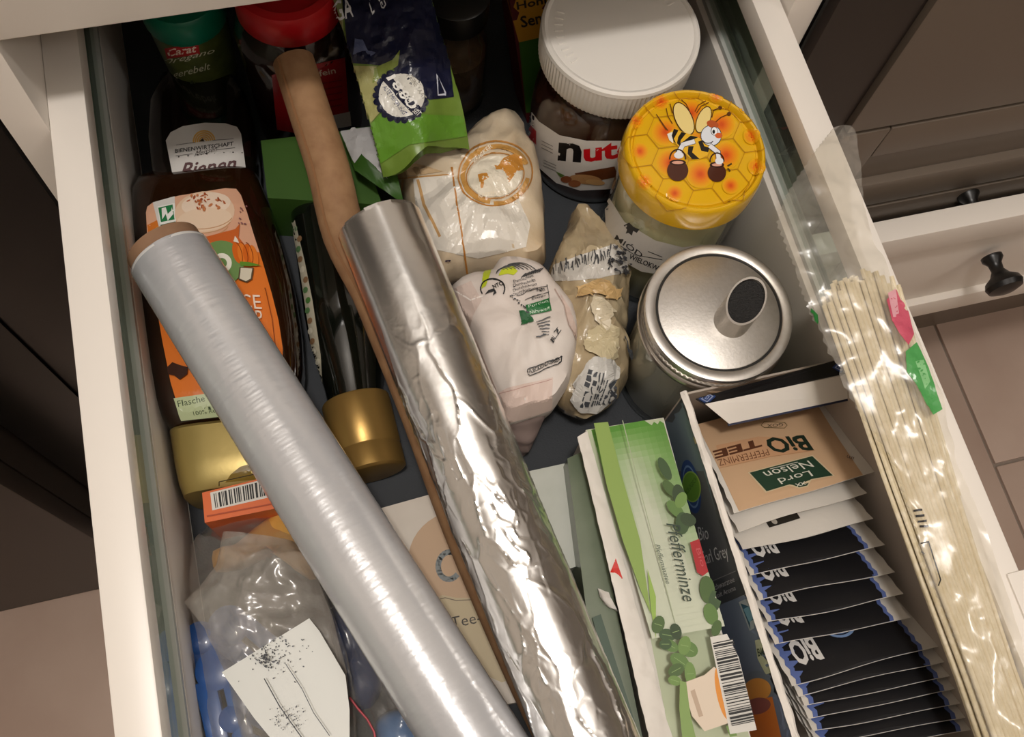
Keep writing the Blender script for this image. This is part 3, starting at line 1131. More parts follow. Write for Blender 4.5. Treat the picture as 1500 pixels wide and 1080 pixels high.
k.poly([(216, 330), (232, 322), (246, 336), (242, 352), (220, 366)], 'd2762c')
k.poly([(219, 340), (232, 332), (238, 345), (224, 356)], 'e0a03c')
k.poly([(224, 297), (256, 288), (258, 330), (233, 333)], 'd8d4cf')
k.poly([(231, 303), (256, 298), (258, 325), (235, 330)], 'eceae4')
k.poly([(232, 305), (253, 300), (256, 322), (236, 326)], '2a7a48')
k.poly([(237, 306), (243, 304), (246, 314), (251, 309), (252, 304), (254, 314), (246, 324), (243, 314), (238, 322)], 'eceae4')
k.line([(236, 331), (257, 326)], 2.0, '24583a')
k.ell(300, 312, 44, 31, 'e3c3a6', -0.1)
k.ell(302, 300, 36, 17, 'ecd5bf', -0.12)
k.ell(300, 322, 40, 17, 'e8cdb2', -0.1)
for i in range(3):
    k.arc(300, 318 + i * 6, 42 - 3 * i, 18, 20, 165, 1.4, 'c99a72', 14, -0.1)
r = random.Random(5)
for i in range(34):
    a, q = r.uniform(0, 6.28), r.uniform(0, 1) ** .6
    k.ell(303 + 30 * q * math.cos(a), 297 + 12 * q * math.sin(a), r.uniform(1.2, 4), r.uniform(0.8, 1.8), r.choice(('b5623a', 'c47c50', 'a04e2c')), r.uniform(0, 3), 7)
k.poly([(252, 336), (300, 350), (345, 338), (352, 330), (350, 350), (360, 362), (290, 365), (258, 352)], 'c8642e')
for i in range(9):
    k.ell(r.uniform(350, 362), r.uniform(305, 345), r.uniform(1, 2.5), 1.2, '8a5a5a', r.uniform(0, 3), 6)
k.ell(325, 388, 33, 33, '6f8f54')
k.ell(326, 388, 14.5, 14.5, 'ece8d8')
k.ell(326, 388, 7.5, 7.5, '6f8f54')
k.ell(300, 372, 5, 4, 'ece8d8')
k.text('Bi', (284, 404), (309, 398), (281, 372), 'ece8d8', 0.03)
for i, (cx, rx) in enumerate(((349, 7), (357, 8), (365, 8), (372, 6))):
    k.ell(cx, 373 + i * 1.5, rx, 16, 'e07a2a' if i % 2 else 'd2651e', -0.25)
for cx in (353, 361, 368):
    k.arc(cx - 4, 374, 6, 16, -80, 80, 1.0, '8a3a10', 12, -0.25)
k.poly([(343, 357), (345, 349), (349, 354), (351, 359)], 'e9dccb')
k.poly([(352, 386), (366, 387), (383, 392), (366, 393), (353, 392)], '5f8a2c')
k.poly([(352, 394), (372, 395), (370, 412), (362, 417), (350, 412)], '5a4a34')
k.poly([(353.5, 395.5), (370, 396.5), (368, 411), (361, 415), (352, 411)], 'd6cdb8')
k.text('SPICE', (322, 453), (384, 456), (319, 432), 'f2dcc8', 0.0)
k.text('SYRUP', (328, 482), (386, 480), (325, 459), 'f2dcc8', 0.0)
k.line([(388, 425), (398, 470), (404, 520), (402, 560)], 1.0, '8a3a10')
k.poly([(247, 540), (255, 533), (266, 537), (277, 540), (276, 550), (265, 558), (258, 552), (249, 550)], '3a1c10')
k.poly([(257, 584), (330, 574), (330, 607), (268, 614), (262, 600)], 'b9c49a')
k.text('Flasche aus', (264, 597), (324, 584), (262, 588), '3a4a2c', 0.0)
k.text('100% Recyclat', (286, 608), (340, 600), (284, 600), '3a4a2c', 0.0)
k.build('front_label', sb, t, PRINTG, 8)

# orange packet with barcode
ob = prism(pxquad([(296, 722), (402, 696), (409, 744), (300, 766)], 0.044), Z0)
t = thing('orange_packet', 'small orange packet with a barcode at the gold cap of the syrup bottle', 'packet', at(350, 740, z=Z0))
part('box', ob, mat('orange_card', 'd8662c', 0.45), t, smooth=0)
k = Ink()
k.poly([(308, 722), (400, 699), (403, 727), (311, 748)], 'd9d3ca')
k.bars([(311, 724), (399, 702), (401, 724), (314, 745)], 34, 4)
k.line([(304, 757), (404, 738)], 2, 'a8441a')
k.build('barcode', ob, t, PRINT, 8)

# oil bottle with brass screw cap
a0, a1 = at(478, 300, z=0.024), at(520, 585, z=0.021)
ax = (a1 - a0).normalized()
t = thing('oil_bottle', 'dark green glass oil bottle lying with its brass cap towards the front', 'bottle', at(500, 480, z=Z0))
F = frame(a0, z=ax, xh=(1, 0, 0))
L = (a1 - a0).length
ob2 = M().lathe(F, [(0, -0.012), (0.017, -0.012), (0.0205, -0.008), (0.0205, L * 0.55), (0.0198, L * 0.68), (0.0172, L * 0.84), (0.0150, L * 0.95), (0.0146, L), (0, L)], 56)
part('glass_body', ob2, mat('dark_green_glass', '0d100b', 0.08, coat=0.8), t)
BRASS = mat('brass_cap', 'a8864a', 0.36, 0.65, stretch=(1, 1, 1), bump=0.04, bscale=500)
b1 = at(545, 694, z=0.0205)
F2 = frame(a1, z=(b1 - a1).normalized(), xh=(1, 0, 0))
Lc = (b1 - a1).length
cp = M().lathe(F2, [(0, 0.001), (0.0175, 0.001), (0.0180, 0.002), (0.0182, Lc * 0.66), (0.0177, Lc * 0.68), (0.0177, Lc * 0.70), (0.0182, Lc * 0.72), (0.0182, Lc * 0.98), (0.0172, Lc), (0.0155, Lc + 0.0005), (0, Lc)], 72)
part('cap', cp, BRASS, t)
k = Ink()
k.poly([(426, 322), (432, 322), (446, 380), (458, 440), (470, 520), (474, 585), (466, 585), (455, 500), (440, 400)], 'b9b39e')
for i in range(16):
    y = 335 + i * 15
    x = 430 + (y - 322) * 0.155
    k.ell(x + r.uniform(-2, 5), y, 3.5, 5, r.choice(('4f7a3c', '8a6a4a', '5a8050', 'd2ccb8')), 0.3, 8)
k.build('label_edge', ob2, t, PRINT, 6)

# ------------------------------------------------------------------ paper pack of tea filters
tb = prism(pxquad([(546, 748), (735, 695), (860, 1010), (645, 1050)], 0.028), Z0)
t = thing('tea_filter_pack', 'cream paper pack of tea filters under the cardboard tube and cling film', 'pack', at(680, 850, z=Z0))
part('pack', tb, mat('cream_paper', 'd5ccc0', 0.65, col2='cbc0b3', nscale=30, bump=0.3, bscale=60), t, smooth=0)
k = Ink()
k.ell(674, 818, 76, 70, 'c0a182', -0.2, 40)
k.poly([(630, 880), (648, 872), (668, 876), (700, 876), (740, 868), (780, 860), (812, 955), (780, 985), (735, 1000), (690, 980)], 'bfae8c')
k.line([(640, 879), (652, 876), (668, 880), (690, 879), (720, 876)], 1.4, '7a6c58')
k.arc(658, 829, 16, 20, 40, 320, 8, '7e8484', 20, 0.1)
k.text('Tee-', (662, 921), (706, 912), (659, 905), '3a332b', 0.0)
k.text('filter', (712, 911), (760, 901), (709, 895), '3a332b', 0.0)
k.build('pack_print', tb, t, PRINT, 30)

# ------------------------------------------------------------------ rolls
# cardboard tube
tl_ = [(430, 90, .104), (455, 168, .100), (481, 248, .094), (505, 345, .086), (546, 425, .080), (575, 493, .076), (622, 608, .071), (682, 768, .063), (765, 960, .054), (824, 1085, .049), (850, 1140, .047)]
pts = [at(x, y, z=z) for x, y, z in tl_]
dense = []
for i in range(len(pts) - 1):
    for j in range(4):
        q = j / 4
        p0, p1, p2, p3 = pts[max(i - 1, 0)], pts[i], pts[i + 1], pts[min(i + 2, len(pts) - 1)]
        dense.append(0.5 * (2 * p1 + (p2 - p0) * q + (2 * p0 - 5 * p1 + 4 * p2 - p3) * q * q + (3 * p1 - p0 - 3 * p2 + p3) * q ** 3))
dense.append(pts[-1])
t = thing('cardboard_tube', 'long brown cardboard tube lying across the drawer beside the foil roll', 'tube', dense[0])
tm = M()
tm.tube(dense, [0.0104 + 0.0014 * q / len(dense) for q in range(len(dense))], 32, caps=False)
n0 = len(tm.v)
tm.tube(dense, [0.0090 + 0.0014 * q / len(dense) for q in range(len(dense))], 32, caps=False)
for i in range(32):
    j = (i + 1) % 32
    tm.f.append((i, j, n0 + j, n0 + i))
    e0 = (len(dense) - 1) * 32
    tm.f.append((e0 + i, n0 + e0 + i, n0 + e0 + j, e0 + j))
part('tube', tm, CARD, t)
seam = M()
for i in range(len(dense) - 1):
    a, b = dense[i], dense[i + 1]
    o = V((-0.0072, -0.003, 0.0081 + 0.0013 * i / len(dense)))
    w2 = V((0.0006, 0.0002, 0.0001))
    seam.add([a + o - w2, a + o + w2, b + o + w2, b + o - w2], [(0, 1, 2, 3)])
part('paper_seam', seam, mat('cardboard_seam', '7c5532', 0.8), t)

# aluminium foil roll
A, B = at(556, 330, z=0.103), at(862, 1088, z=0.088)
B = B + (B - A) * 0.06
ax = (B - A).normalized()
Fm = frame(A, z=ax, xh=(1, 0, 0))
Lf = (B - A).length
FOIL = mat('aluminium_foil', 'efeeec', 0.27, 1.0, bump=0.10, bscale=90, bdist=0.002)
t = thing('foil_roll', 'roll of crumpled aluminium foil lying over the middle of the drawer', 'roll', A)
fm = M()
nu, nv = 150, 340


def ridge(x, y, s):
    return 1 - 2 * abs(noise.noise(V((x, y, s))))


def rg(x, y, z):
    return 1 - 2 * abs(noise.noise(V((x, y, z))))


def foilbump(a, z, v):
    """flat tilted facets parted by sharp creases, smooth near the open end"""
    cr = min(1.0, max(0.0, (v - 0.17) / 0.16))
    ca, sa = math.cos(a), math.sin(a)
    h = 0.00016 * math.sin(a * 5 + 1.0) + 0.00008 * math.sin(a * 13 + z * 12)
    if cr <= 0:
        return h
    wob = 0.25 * noise.noise(V((ca * 3, sa * 3, z * 90)))
    for sc_, st, amp, kk in ((1.5, 26.0, 0.0011, 0.00035), (3.0, 85.0, 0.0005, 0.00024)):
        p = V((ca * sc_ + wob, sa * sc_ - wob, z * st + wob))
        d, c = noise.voronoi(p)
        t = V((noise.noise(c[0] * 3.1), noise.noise(c[0] * 3.1 + V((9, 2, 4))), noise.noise(c[0] * 3.1 + V((3, 8, 1)))))
        zone = 1.0 if sc_ < 2 else max(0.0, min(1.0, 0.35 + 2.2 * noise.noise(V((ca * 1.1 + 2, sa * 1.1, z * 16)))))
        e = d[1] - d[0]
        h += cr * zone * (amp * t.dot(p - c[0]) * min(1, e * 6) + kk * math.exp(-e * 16))
    return h + 0.0004 * noise.noise(V((ca * 0.9, sa * 0.9, z * 11 + 4))) * cr


def Sfoil(u, v):
    a = 2 * PI * u
    z = v * Lf
    r = 0.0204 + foilbump(a, z, v)
    return Fm @ V((r * math.cos(a), r * math.sin(a), z))


fm.grid(Sfoil, nu, nv)
part('foil_sheet', fm, FOIL, t, smooth=28)
# loose end of the sheet with a ragged edge, standing a little off the roll
fl = M()


def Sflap(u, v):
    z = (0.004 + 0.99 * v) * Lf
    edge = math.radians(7) * noise.noise(V((z * 50, 3, 1))) + math.radians(3) * noise.noise(V((z * 240, 5, 1)))
    a1_ = math.radians(52 - 16 * v) + edge
    a = math.radians(172) * (1 - u) + a1_ * u
    lift = max(0.0, (u - 0.82) / 0.18)
    r = 0.0209 + foilbump(a, z, v) * 1.1 + 0.0009 * lift * lift * (0.6 + noise.noise(V((z * 40, 1, 7))))
    return Fm @ V((r * math.cos(a), r * math.sin(a), z))


fl.grid(Sflap, 80, 340)
part('loose_end', fl, FOIL, t, smooth=28)
# wound layers at the open end
en = M()
sp_pts = []
for i in range(140):
    a = i * 0.33
    r = 0.0125 + 0.0078 * i / 140
    sp_pts.append(Fm @ V((r * math.cos(a), r * math.sin(a), -0.0016 - 0.001 * noise.noise(V((a, 1, 2))))))
for i in range(len(sp_pts) - 1):
    d = ax * 0.006
    en.add([sp_pts[i], sp_pts[i + 1], sp_pts[i + 1] + d, sp_pts[i] + d], [(0, 1, 2, 3)])
part('wound_layers', en, FOIL, t)

# cling film roll on a cardboard core
A, B = at(249, 377, z=0.084), at(694, 1085, z=0.082)
B = B + (B - A) * 0.06
ax = (B - A).normalized()
Fm2 = frame(A, z=ax, xh=(1, 0, 0))
Lc2 = (B - A).length
t = thing('cling_film_roll', 'roll of clear cling film lying diagonally across the left of the drawer', 'roll', A)
core = M().lathe(Fm2, [(0.0168, -0.0065), (0.0183, -0.0065), (0.0183, Lc2 - 0.001), (0.0168, Lc2 - 0.001), (0.0168, -0.0065)], 56)
part('core', core, mat('core_cardboard', '8c6a50', 0.75, col2='977458', nscale=90), t)
FILM = mat('cling_film_wound', 'cfd0d4', 0.25, 0.4, col2='dadadc', nscale=14, spec=0.8, coat=0.5, bump=0.25, bscale=220, bdist=0.0006)
ff = M()


def Sfilm(u, v):
    a = 2 * PI * u
    z = v * Lc2
    r = 0.0197 + 0.00012 * math.sin(a * 5)
    q = (math.cos(a), math.sin(a))
    band = math.exp(-((math.cos(a) * 0.2 + math.sin(a)) - 1) ** 2 * 4)
    r += 0.00006 * noise.noise(V((q[0] * 1.3, q[1] * 1.3, z * 430))) + 0.00005 * noise.noise(V((q[0] * 3, q[1] * 3, z * 800))) + 0.00010 * noise.noise(V((q[0] * 4, q[1] * 4, z * 40)))
    r += 0.0003 * max(0, noise.noise(V((q[0] * 5 + z * 90, q[1] * 5, z * 150)))) * noise.noise(V((1, 2, z * 14)))
    return Fm2 @ V((r * math.cos(a), r * math.sin(a), 0.0005 + z))


ff.grid(Sfilm, 90, 760)
part('film', ff, FILM, t, smooth=180)
rimm = M().lathe(Fm2, [(0.0184, 0.0004), (0.0196, 0.0004), (0.0198, 0.001), (0.0198, 0.002)], 64)
part('film_edge', rimm, mat('film_edge_white', 'd5d3d0', 0.4), t)

# ------------------------------------------------------------------ bags in the middle
# sugar bag folded over, with an orange world map
so = [(574, 236), (592, 222), (625, 226), (662, 244), (684, 215), (712, 190), (740, 178), (764, 194), (778, 226), (792, 268), (797, 330), (797, 388), (768, 404), (720, 402), (668, 408), (640, 412), (612, 350), (590, 290)]
sg = pillow(so, 0.030, 0.030, 0.026, rings=12, p=3.0, cr=(42, 0.0075), seed=1.0, sub=5)
t = thing('sugar_bag', 'folded tan plastic bag of white sugar with an orange world map print', 'bag', at(690, 300, z=Z0))
part('bag_body', sg, mat('tan_sugar_bag', 'd9c9b0', 0.3, col2='cdb797', nscale=22, bump=0.35, bscale=70, bdist=0.003, sss=0.15, coat=0.35), t, smooth=50)
k = Ink()
OR = 'c98a3c'
k.poly([(606, 262), (660, 254), (700, 300), (760, 292), (776, 330), (770, 362), (700, 378), (640, 366), (612, 320)], 'dfd8cc')
k.poly([(577, 246), (610, 240), (650, 252), (600, 258), (578, 262)], 'c7aa84')
k.line([(662, 246), (668, 290), (676, 340), (684, 400)], 2.6, 'b57a34')
k.line([(580, 262), (630, 258), (657, 256)], 2.0, 'b98a50')
k.line([(613, 264), (622, 300), (645, 346)], 4.0, 'c39a66')
k.line([(592, 264), (588, 290)], 2.5, 'c39a66')
k.arc(725, 255, 54, 47, 60, 415, 2.2, 'b9803c', 40, -0.2)
k.arc(725, 256, 47, 40, 110, 350, 7.0, 'c99650', 40, -0.2)
k.arc(725, 258, 42, 33, 0, 360, 1.6, 'b9803c', 40, -0.2)
k.ell(725, 259, 39, 30, 'e4dac6', -0.2)
k.poly([(738, 232), (752, 226), (764, 232), (766, 250), (756, 252), (750, 262), (745, 268), (742, 258), (736, 250), (726, 248), (732, 240)], OR)
k.poly([(700, 257), (714, 254), (716, 260), (709, 265), (707, 275), (704, 276), (702, 266)], OR)
k.poly([(724, 243), (734, 246), (736, 250), (726, 250)], OR)
k.arc(725, 259, 47, 40, 20, 100, 6.0, 'c99650', 16, -0.2)
k.text('RAFFINADE', (700, 290), (745, 286), (699, 283), 'e9dcc4', 0.02)
k.text('ZUCKER', (694, 240), (722, 217), (690, 234), 'e9dcc4', 0.02)
k.text('0 g', (639, 385), (660, 385), (638, 377), '3a2a4a', 0.03)
k.build('bag_print', sg, t, PRINTG, 3.5, h0=0.0005)

# crumpled beige bag of nuts
bo = [(838, 316), (856, 314), (872, 326), (890, 352), (908, 376), (921, 398), (919, 440), (916, 490), (917, 545), (905, 580), (884, 604), (856, 614), (830, 604), (812, 590), (806, 540), (806, 480), (800, 420), (806, 394), (818, 364), (828, 336)]
bg = pillow(bo, 0.030, 0.028, 0.026, rings=14, p=2.4, cr=(36, 0.013), seed=3.3, sub=5)
t = thing('crumpled_bag', 'crumpled beige plastic bag with printed labels beside the honey jar', 'bag', at(865, 470, z=Z0))
part('bag_body', bg, mat('beige_plastic_bag', 'bfae8e', 0.22, col2='a48f6e', nscale=28, bump=0.5, bscale=60, bdist=0.004, coat=0.6), t, smooth=35)
k = Ink()
k.poly([(805, 412), (812, 388), (850, 374), (900, 358), (916, 372), (920, 398), (880, 408), (830, 412)], 'cfcac2')
r = random.Random(9)
for i in range(26):
    x = 812 + i * 3.2
    y = 402 - i * .9 + r.uniform(-4, 4)
    k.line([(x, y), (x + r.uniform(-3, 3), y - r.uniform(8, 18))], r.uniform(1, 2), '4a4a4c')
for i in range(70):
    k.ell(r.uniform(890, 918), r.uniform(364, 402), r.uniform(1, 3), r.uniform(1, 2.4), '38393e', r.uniform(0, 3), 6)
k.poly([(845, 420), (880, 414), (905, 424), (900, 440), (870, 430), (850, 436)], 'caa874')
k.poly([(866, 440), (880, 438), (898, 462), (890, 480), (872, 470)], 'd6c9ae')
k.poly([(862, 484), (875, 474), (900, 478), (900, 520), (880, 530), (855, 510)], 'cdbf9c')
k.poly([(845, 560), (868, 527), (888, 524), (902, 545), (898, 575), (872, 600), (850, 598), (838, 578)], 'c9c6c0')
for i in range(9):
    a = (852 + i * 5, 590 - i * 1)
    b = (868 + i * 4, 540 + i * 2.5)
    n = r.randint(4, 6)
    for j in range(n):
        u0, u1 = j / n, (j + .7) / n
        k.line([(a[0] + (b[0] - a[0]) * u0, a[1] + (b[1] - a[1]) * u0), (a[0] + (b[0] - a[0]) * u1, a[1] + (b[1] - a[1]) * u1)], 1.8, '44474c')
for i in range(5):
    k.line([(905 + i * 2.4, 490 + i * 5), (910 + i * 1.5, 505 + i * 4)], 1.6, '4a4c50')
k.build('bag_print', bg, t, PRINTG, 4, h0=0.0004)

# white paper flour bag with rolled top
wo = [(660, 424), (690, 408), (716, 404), (728, 388), (756, 386), (790, 396), (812, 416), (832, 446), (844, 474), (845, 505), (836, 545), (822, 584), (806, 602), (776, 612), (745, 620), (732, 606), (712, 560), (690, 500), (668, 460)]
wb = pillow(wo, 0.050, 0.018, 0.040, rings=12, p=3.2, cr=(34, 0.006), seed=6.1, sub=5)
t = thing('paper_bag', 'white and pinkish paper bag with a green and black table print', 'bag', at(765, 500, z=Z0))
part('bag_body', wb, mat('white_bag_paper', 'd9d0c8', 0.55, col2='d2c4bb', nscale=14, bump=0.3, bscale=50, bdist=0.003), t, smooth=50)
fl_ = sheet([at(742, 622, z=0.042), at(803, 598, z=0.042), at(776, 652, z=0.012), at(766, 672, z=0.008)], 10, 12, 0.0006, 0.004, (70, 0.004), 2)
part('bag_bottom_flap', fl_, mat('pink_grey_paper', '8f7d77', 0.5), t, label='dusky pink lower flap of the bag')
k = Ink()
PK = 'd3bdb2'
k.poly([(732, 575), (745, 568), (810, 553), (808, 600), (776, 611), (745, 619)], PK)
k.poly([(662, 425), (690, 412), (706, 440), (694, 462), (686, 492), (674, 462)], 'cbb8ae')
k.line([(664, 424), (690, 440), (708, 434)], 2.0, 'e6ddd6')
k.poly([(690, 490), (700, 500), (728, 570), (740, 615), (728, 600), (705, 540)], PK)
k.poly([(820, 430), (834, 452), (843, 480), (843, 500), (832, 470)], PK)
k.line([(812, 424), (826, 448), (832, 476), (842, 492)], 1.4, 'b59d92')
k.line([(732, 577), (808, 556)], 1.0, 'b58f86')
k.poly([(708, 402), (716, 388), (722, 384), (719, 400), (712, 420), (706, 424)], 'b8c428')
k.poly([(730, 405), (738, 392), (752, 391), (758, 398), (752, 404), (744, 402)], 'c2cc2c')
for i in range(9):
    k.arc(735 + i * 3, 404, 8 + i * 2.5, 9 + i, 190 + i * 6, 300 + i * 5, 1.0, '4a4c4e', 10)
k.arc(722, 424, 17, 14, 150, 390, 1.8, '1e1e20', 20)
k.text('NTC', (724, 425), (737, 419), (721, 419), '1e1e20', 0.02)
k.poly([(711, 433), (716, 426), (724, 424), (728, 430), (722, 434), (724, 428), (717, 430)], '1e1e20')
for i in range(4):
    k.text('Durchschnitt', (752, 416 + i * 6), (782 + i * 2, 407 + i * 6), (751, 412 + i * 6), '33353a', 0.0)
for i in range(10):
    k.line([(764 + i * 2.8, 408 - i * .8), (770 + i * 2.8, 402 - i * .8)], 1.1, '2e3034')
k.line([(757, 434), (801, 421)], 0.9, '2a2c30')
k.line([(800, 419), (806, 456)], 0.9, '2a2c30')
k.line([(770, 440), (803, 429)], 0.9, '2a2c30')
k.text('Energie', (780, 442), (798, 437), (779, 438), '2a2c30', 0.01)
k.text('Fett', (786, 430), (797, 427), (785, 426), '2a2c30', 0.01)
k.poly([(771, 449), (803, 440), (807, 457), (774, 463)], '1f6a34')
k.text('Portion', (775, 453), (802, 446), (774, 449), 'cfe0cc', 0.0)
k.text('Nährwert', (777, 461), (804, 455), (776, 456), 'cfe0cc', 0.0)
k.poly([(760, 458), (770, 457), (781, 466), (782, 473), (765, 478), (762, 470)], '17582c')
for i in range(6):
    k.line([(786 + i * 1.5, 474 + i * 3.5), (805 - i * .6, 467 + i * 5)], 1.5, '5a5c60')
for i in range(14):
    k.ell(746 + i * 2.2, 432 + i * 2.0 + r.uniform(-3, 3), 1.6, 1.1, '3a3c40', 0.5, 6)
k.text('BLZ', (808, 505), (820, 486), (803, 500), '2a2c30', 0.02)
k.line([(784, 496), (797, 493)], 2.0, '55575b')
pill = [(774, 540), (816, 526), (820, 523), (819, 530), (815, 534), (776, 550), (771, 548), (770, 544)]
k.line(pill, 1.4, '1e1e20', True)
k.text('FLECKENZAUBER', (776, 547), (818, 529), (774, 542), '1e1e20', 0.02)
k.build('bag_print', wb, t, PRINT, 4, h0=0.0004)

# ------------------------------------------------------------------ tea boxes
pq = prism(pxquad([(768, 692), (832, 678), (862, 824), (800, 845)], 0.034), Z0)
t = thing('pale_tea_pack', 'pale grey flat pack between the foil roll and the peppermint tea box', 'pack', at(815, 760, z=Z0))
part('pack', pq, mat('pale_grey_pack', 'bfc2b8', 0.4, col2='b2b7ab', nscale=40, bump=0.2, bscale=90), t, smooth=0)
pq2 = prism(pxquad([(846, 836), (880, 826), (890, 880), (860, 890)], 0.034), Z0)
part('end_flap', pq2, mat('grey_green_flap', '8f9a86', 0.5), t, smooth=0)

gq = [(831, 672), (850, 662), (870, 655), (948, 1095), (888, 1095)]
gt = pxquad([(831, 672), (856, 660), (944, 1095), (884, 1095)], 0.050)
t = thing('grey_green_box', 'worn grey green tea carton squeezed beside the peppermint tea box', 'box', at(880, 860, z=Z0))
part('carton', prism(gt, Z0), mat('grey_green_card', '6f7a62', 0.32, col2='59654e', nscale=26, bump=0.15, bscale=60, coat=0.2), t, smooth=0)
part('torn_edge', sheet([at(855, 650, z=.060), at(862, 648, z=.060), at(907, 830, z=.058), at(900, 834, z=.056)], 3, 24, 0.0006, 0.001, (150, 0.002), 3), PAPERW, t)
part('torn_edge', sheet([at(876, 862, z=.054), at(892, 868, z=.056), at(907, 896, z=.056), at(884, 885, z=.052)], 6, 8, 0.0006, 0.002, (150, 0.003), 5), PAPERW, t)
part('dark_flap', prism(pxquad([(868, 905), (880, 900), (942, 1095), (918, 1095)], 0.053), 0.0505), mat('dark_green_flap', '2f4a34', 0.4), t, smooth=0)

# peppermint tea box
zt = 0.062
mq = [(858, 630), (972, 612), (1105, 1100), (962, 1100)]
mb = prism(pxquad(mq, zt), Z0)
t = thing('peppermint_tea_box', 'green and white peppermint tea carton with a torn white side', 'box', at(960, 850, z=Z0))
part('carton', mb, mat('mint_carton', 'dcd6cc', 0.5), t, smooth=0)
ts = sheet([at(846, 640, z=.066), at(860, 632, z=.0655), at(990, 1098, z=.064), at(955, 1100, z=.064)], 6, 60, 0.0008, 0.0, (160, 0.0022), 8)
k = Ink()
k.poly([(859, 630), (971, 613), (1024, 812), (1062, 955), (1103, 1098), (985, 1100), (938, 860), (905, 790), (880, 700)], 'bcc4a4')
# printed sheet runs from deep green at the head of the box to a pale field
def mixh(a, b, f):
    return ''.join('%02x' % int(int(a[i:i + 2], 16) * (1 - f) + int(b[i:i + 2], 16) * f) for i in (0, 2, 4))


gf = lambda u, v: ((866 + (969.5 - 866) * u) + 130 * v, 630 - 18 * u + 500 * v)
for i in range(36):
    for j in range(12):
        v0, v1, u0, u1 = i / 36 * .62, (i + 1) / 36 * .62, j / 12, (j + 1) / 12
        mid = math.exp(-((j + .5) / 12 - 0.42) ** 2 * 9)
        f = min(1.0, max(0.0, (i / 36) * 1.15 + 0.55 * mid * min(1, i / 6)))
        k.poly([gf(u0, v0), gf(u1, v0), gf(u1, v1), gf(u0, v1)], mixh('4f8a24', 'c3c8b2', f ** .8))
k.poly([(864, 632), (884, 630), (902, 700), (930, 800), (945, 905), (930, 870), (905, 800), (882, 720)], '86a04e')
k.line([(905, 628), (928, 720), (962, 850), (985, 940)], 1.2, '9fa88a')
k.poly([(940, 840), (952, 880), (952, 940), (945, 900)], '8fae4c')
LEAF = ('46602c', '37502a', '5a7a3a', '2c4020', '6b8a44')
for (cx, cy, rx, ry, ro, c) in ((965, 697, 18, 7, 1.1, 1), (972, 725, 14, 7, .9, 0), (985, 735, 9, 16, -.2, 3), (980, 755, 16, 8, .8, 2), (990, 775, 10, 16, 0, 1), (998, 770, 12, 9, .4, 3), (988, 742, 8, 12, .4, 4),
                            (1025, 870, 11, 20, -.1, 0), (1036, 885, 9, 18, .2, 1), (1030, 905, 10, 16, -.3, 2), (1038, 925, 7, 12, .3, 0)):
    k.ell(cx, cy, rx, ry, LEAF[c], ro, 16)
for (cx, cy, rx, ry, ro, c) in ((955, 920, 9, 13, .3, 0), (968, 935, 12, 9, .2, 1), (980, 930, 8, 12, -.3, 3), (972, 950, 13, 8, .5, 2), (965, 948, 9, 8, 0, 1), (998, 955, 14, 11, .5, 2), (992, 950, 9, 14, .2, 4), (985, 972, 15, 10, .6, 2), (1000, 990, 8, 17, -.1, 4),
                            (980, 985, 12, 9, -.5, 0), (978, 1000, 10, 7, .3, 4)):
    k.ell(cx, cy, rx, ry, LEAF[c], ro, 16)
    k.line([(cx - rx * .6 * math.cos(ro), cy - rx * .6 * math.sin(ro)), (cx + rx * .6 * math.cos(ro), cy + rx * .6 * math.sin(ro))], 0.8, '8aa566')
k.text('Pfefferminze', (966, 776), (990, 888), (985, 774), '26382a', 0.0, 0.3)
k.text('Pfefferminztee', (950, 806), (966, 862), (957, 806), '4a5a4a', 0.0, 0.2)
k.poly([(1000, 803), (1013, 798), (1026, 845), (1018, 851), (1010, 846)], 'a3141c')
k.text('Bio', (1008, 812), (1016, 838), (1014, 811), 'b8484c', 0.0)
# tea cup
k.poly([(993, 1002), (1020, 992), (1034, 980), (1050, 1000), (1058, 1040), (1055, 1060), (1020, 1072), (1002, 1050), (994, 1022)], 'd9c8b4')
k.ell(1046, 1018, 9, 38, 'd98a2c', -.2)
k.poly([(1000, 1015), (1006, 1012), (1018, 1050), (1012, 1052)], 'b9a28c')
k.poly([(985, 1000), (994, 1002), (1000, 1050), (1012, 1100), (990, 1100), (984, 1040)], '7f9a54')
k.poly([(1050, 1065), (1060, 1060), (1066, 1078), (1056, 1080)], '6b8a44')
k.poly([(1028, 938), (1060, 932), (1094, 1070), (1056, 1076)], 'd4d0c8')
k.bars([(1031, 944), (1059, 1070), (1092, 1063), (1060, 938)], 46, 8)
k.build('carton_print', mb, t, PRINT, 12)
tso = part('torn_side', ts, PAPERW, t, label='torn white inner card of the box side')
k = Ink()
k.poly([(891, 846), (902, 818), (912, 848)], 'd3281c')
k.build('side_print', ts, tso, PRINT, 12)

# earl grey box, opened, with the tea bags standing in it
XL, XR, YF, YN = 0.1492, 0.2268, 0.1215, -0.064
t = thing('earl_grey_box', 'dark grey tea carton with its lid torn open, full of tea sachets', 'box', V((0.19, 0.03, Z0)))
lw = bb(XL, XL + 0.001, YN, YF, Z0, 0.083)
part('left_wall', lw, mat('dark_grey_card', '505356', 0.4), t, smooth=0)
part('right_wall', bb(XR, XR + 0.001, YN, YF, Z0, 0.104), GREYC, t, smooth=0)
part('far_wall', bb(XL, XR + .001, YF, YF + 0.001, Z0, 0.084), GREYC, t, smooth=0)
part('near_wall', bb(XL, XR + .001, YN - 0.001, YN, Z0, 0.07), GREYC, t, smooth=0)
part('bottom', bb(XL, XR, YN, YF, Z0, Z0 + 0.001), GREYC, t, smooth=0)
rim = M()


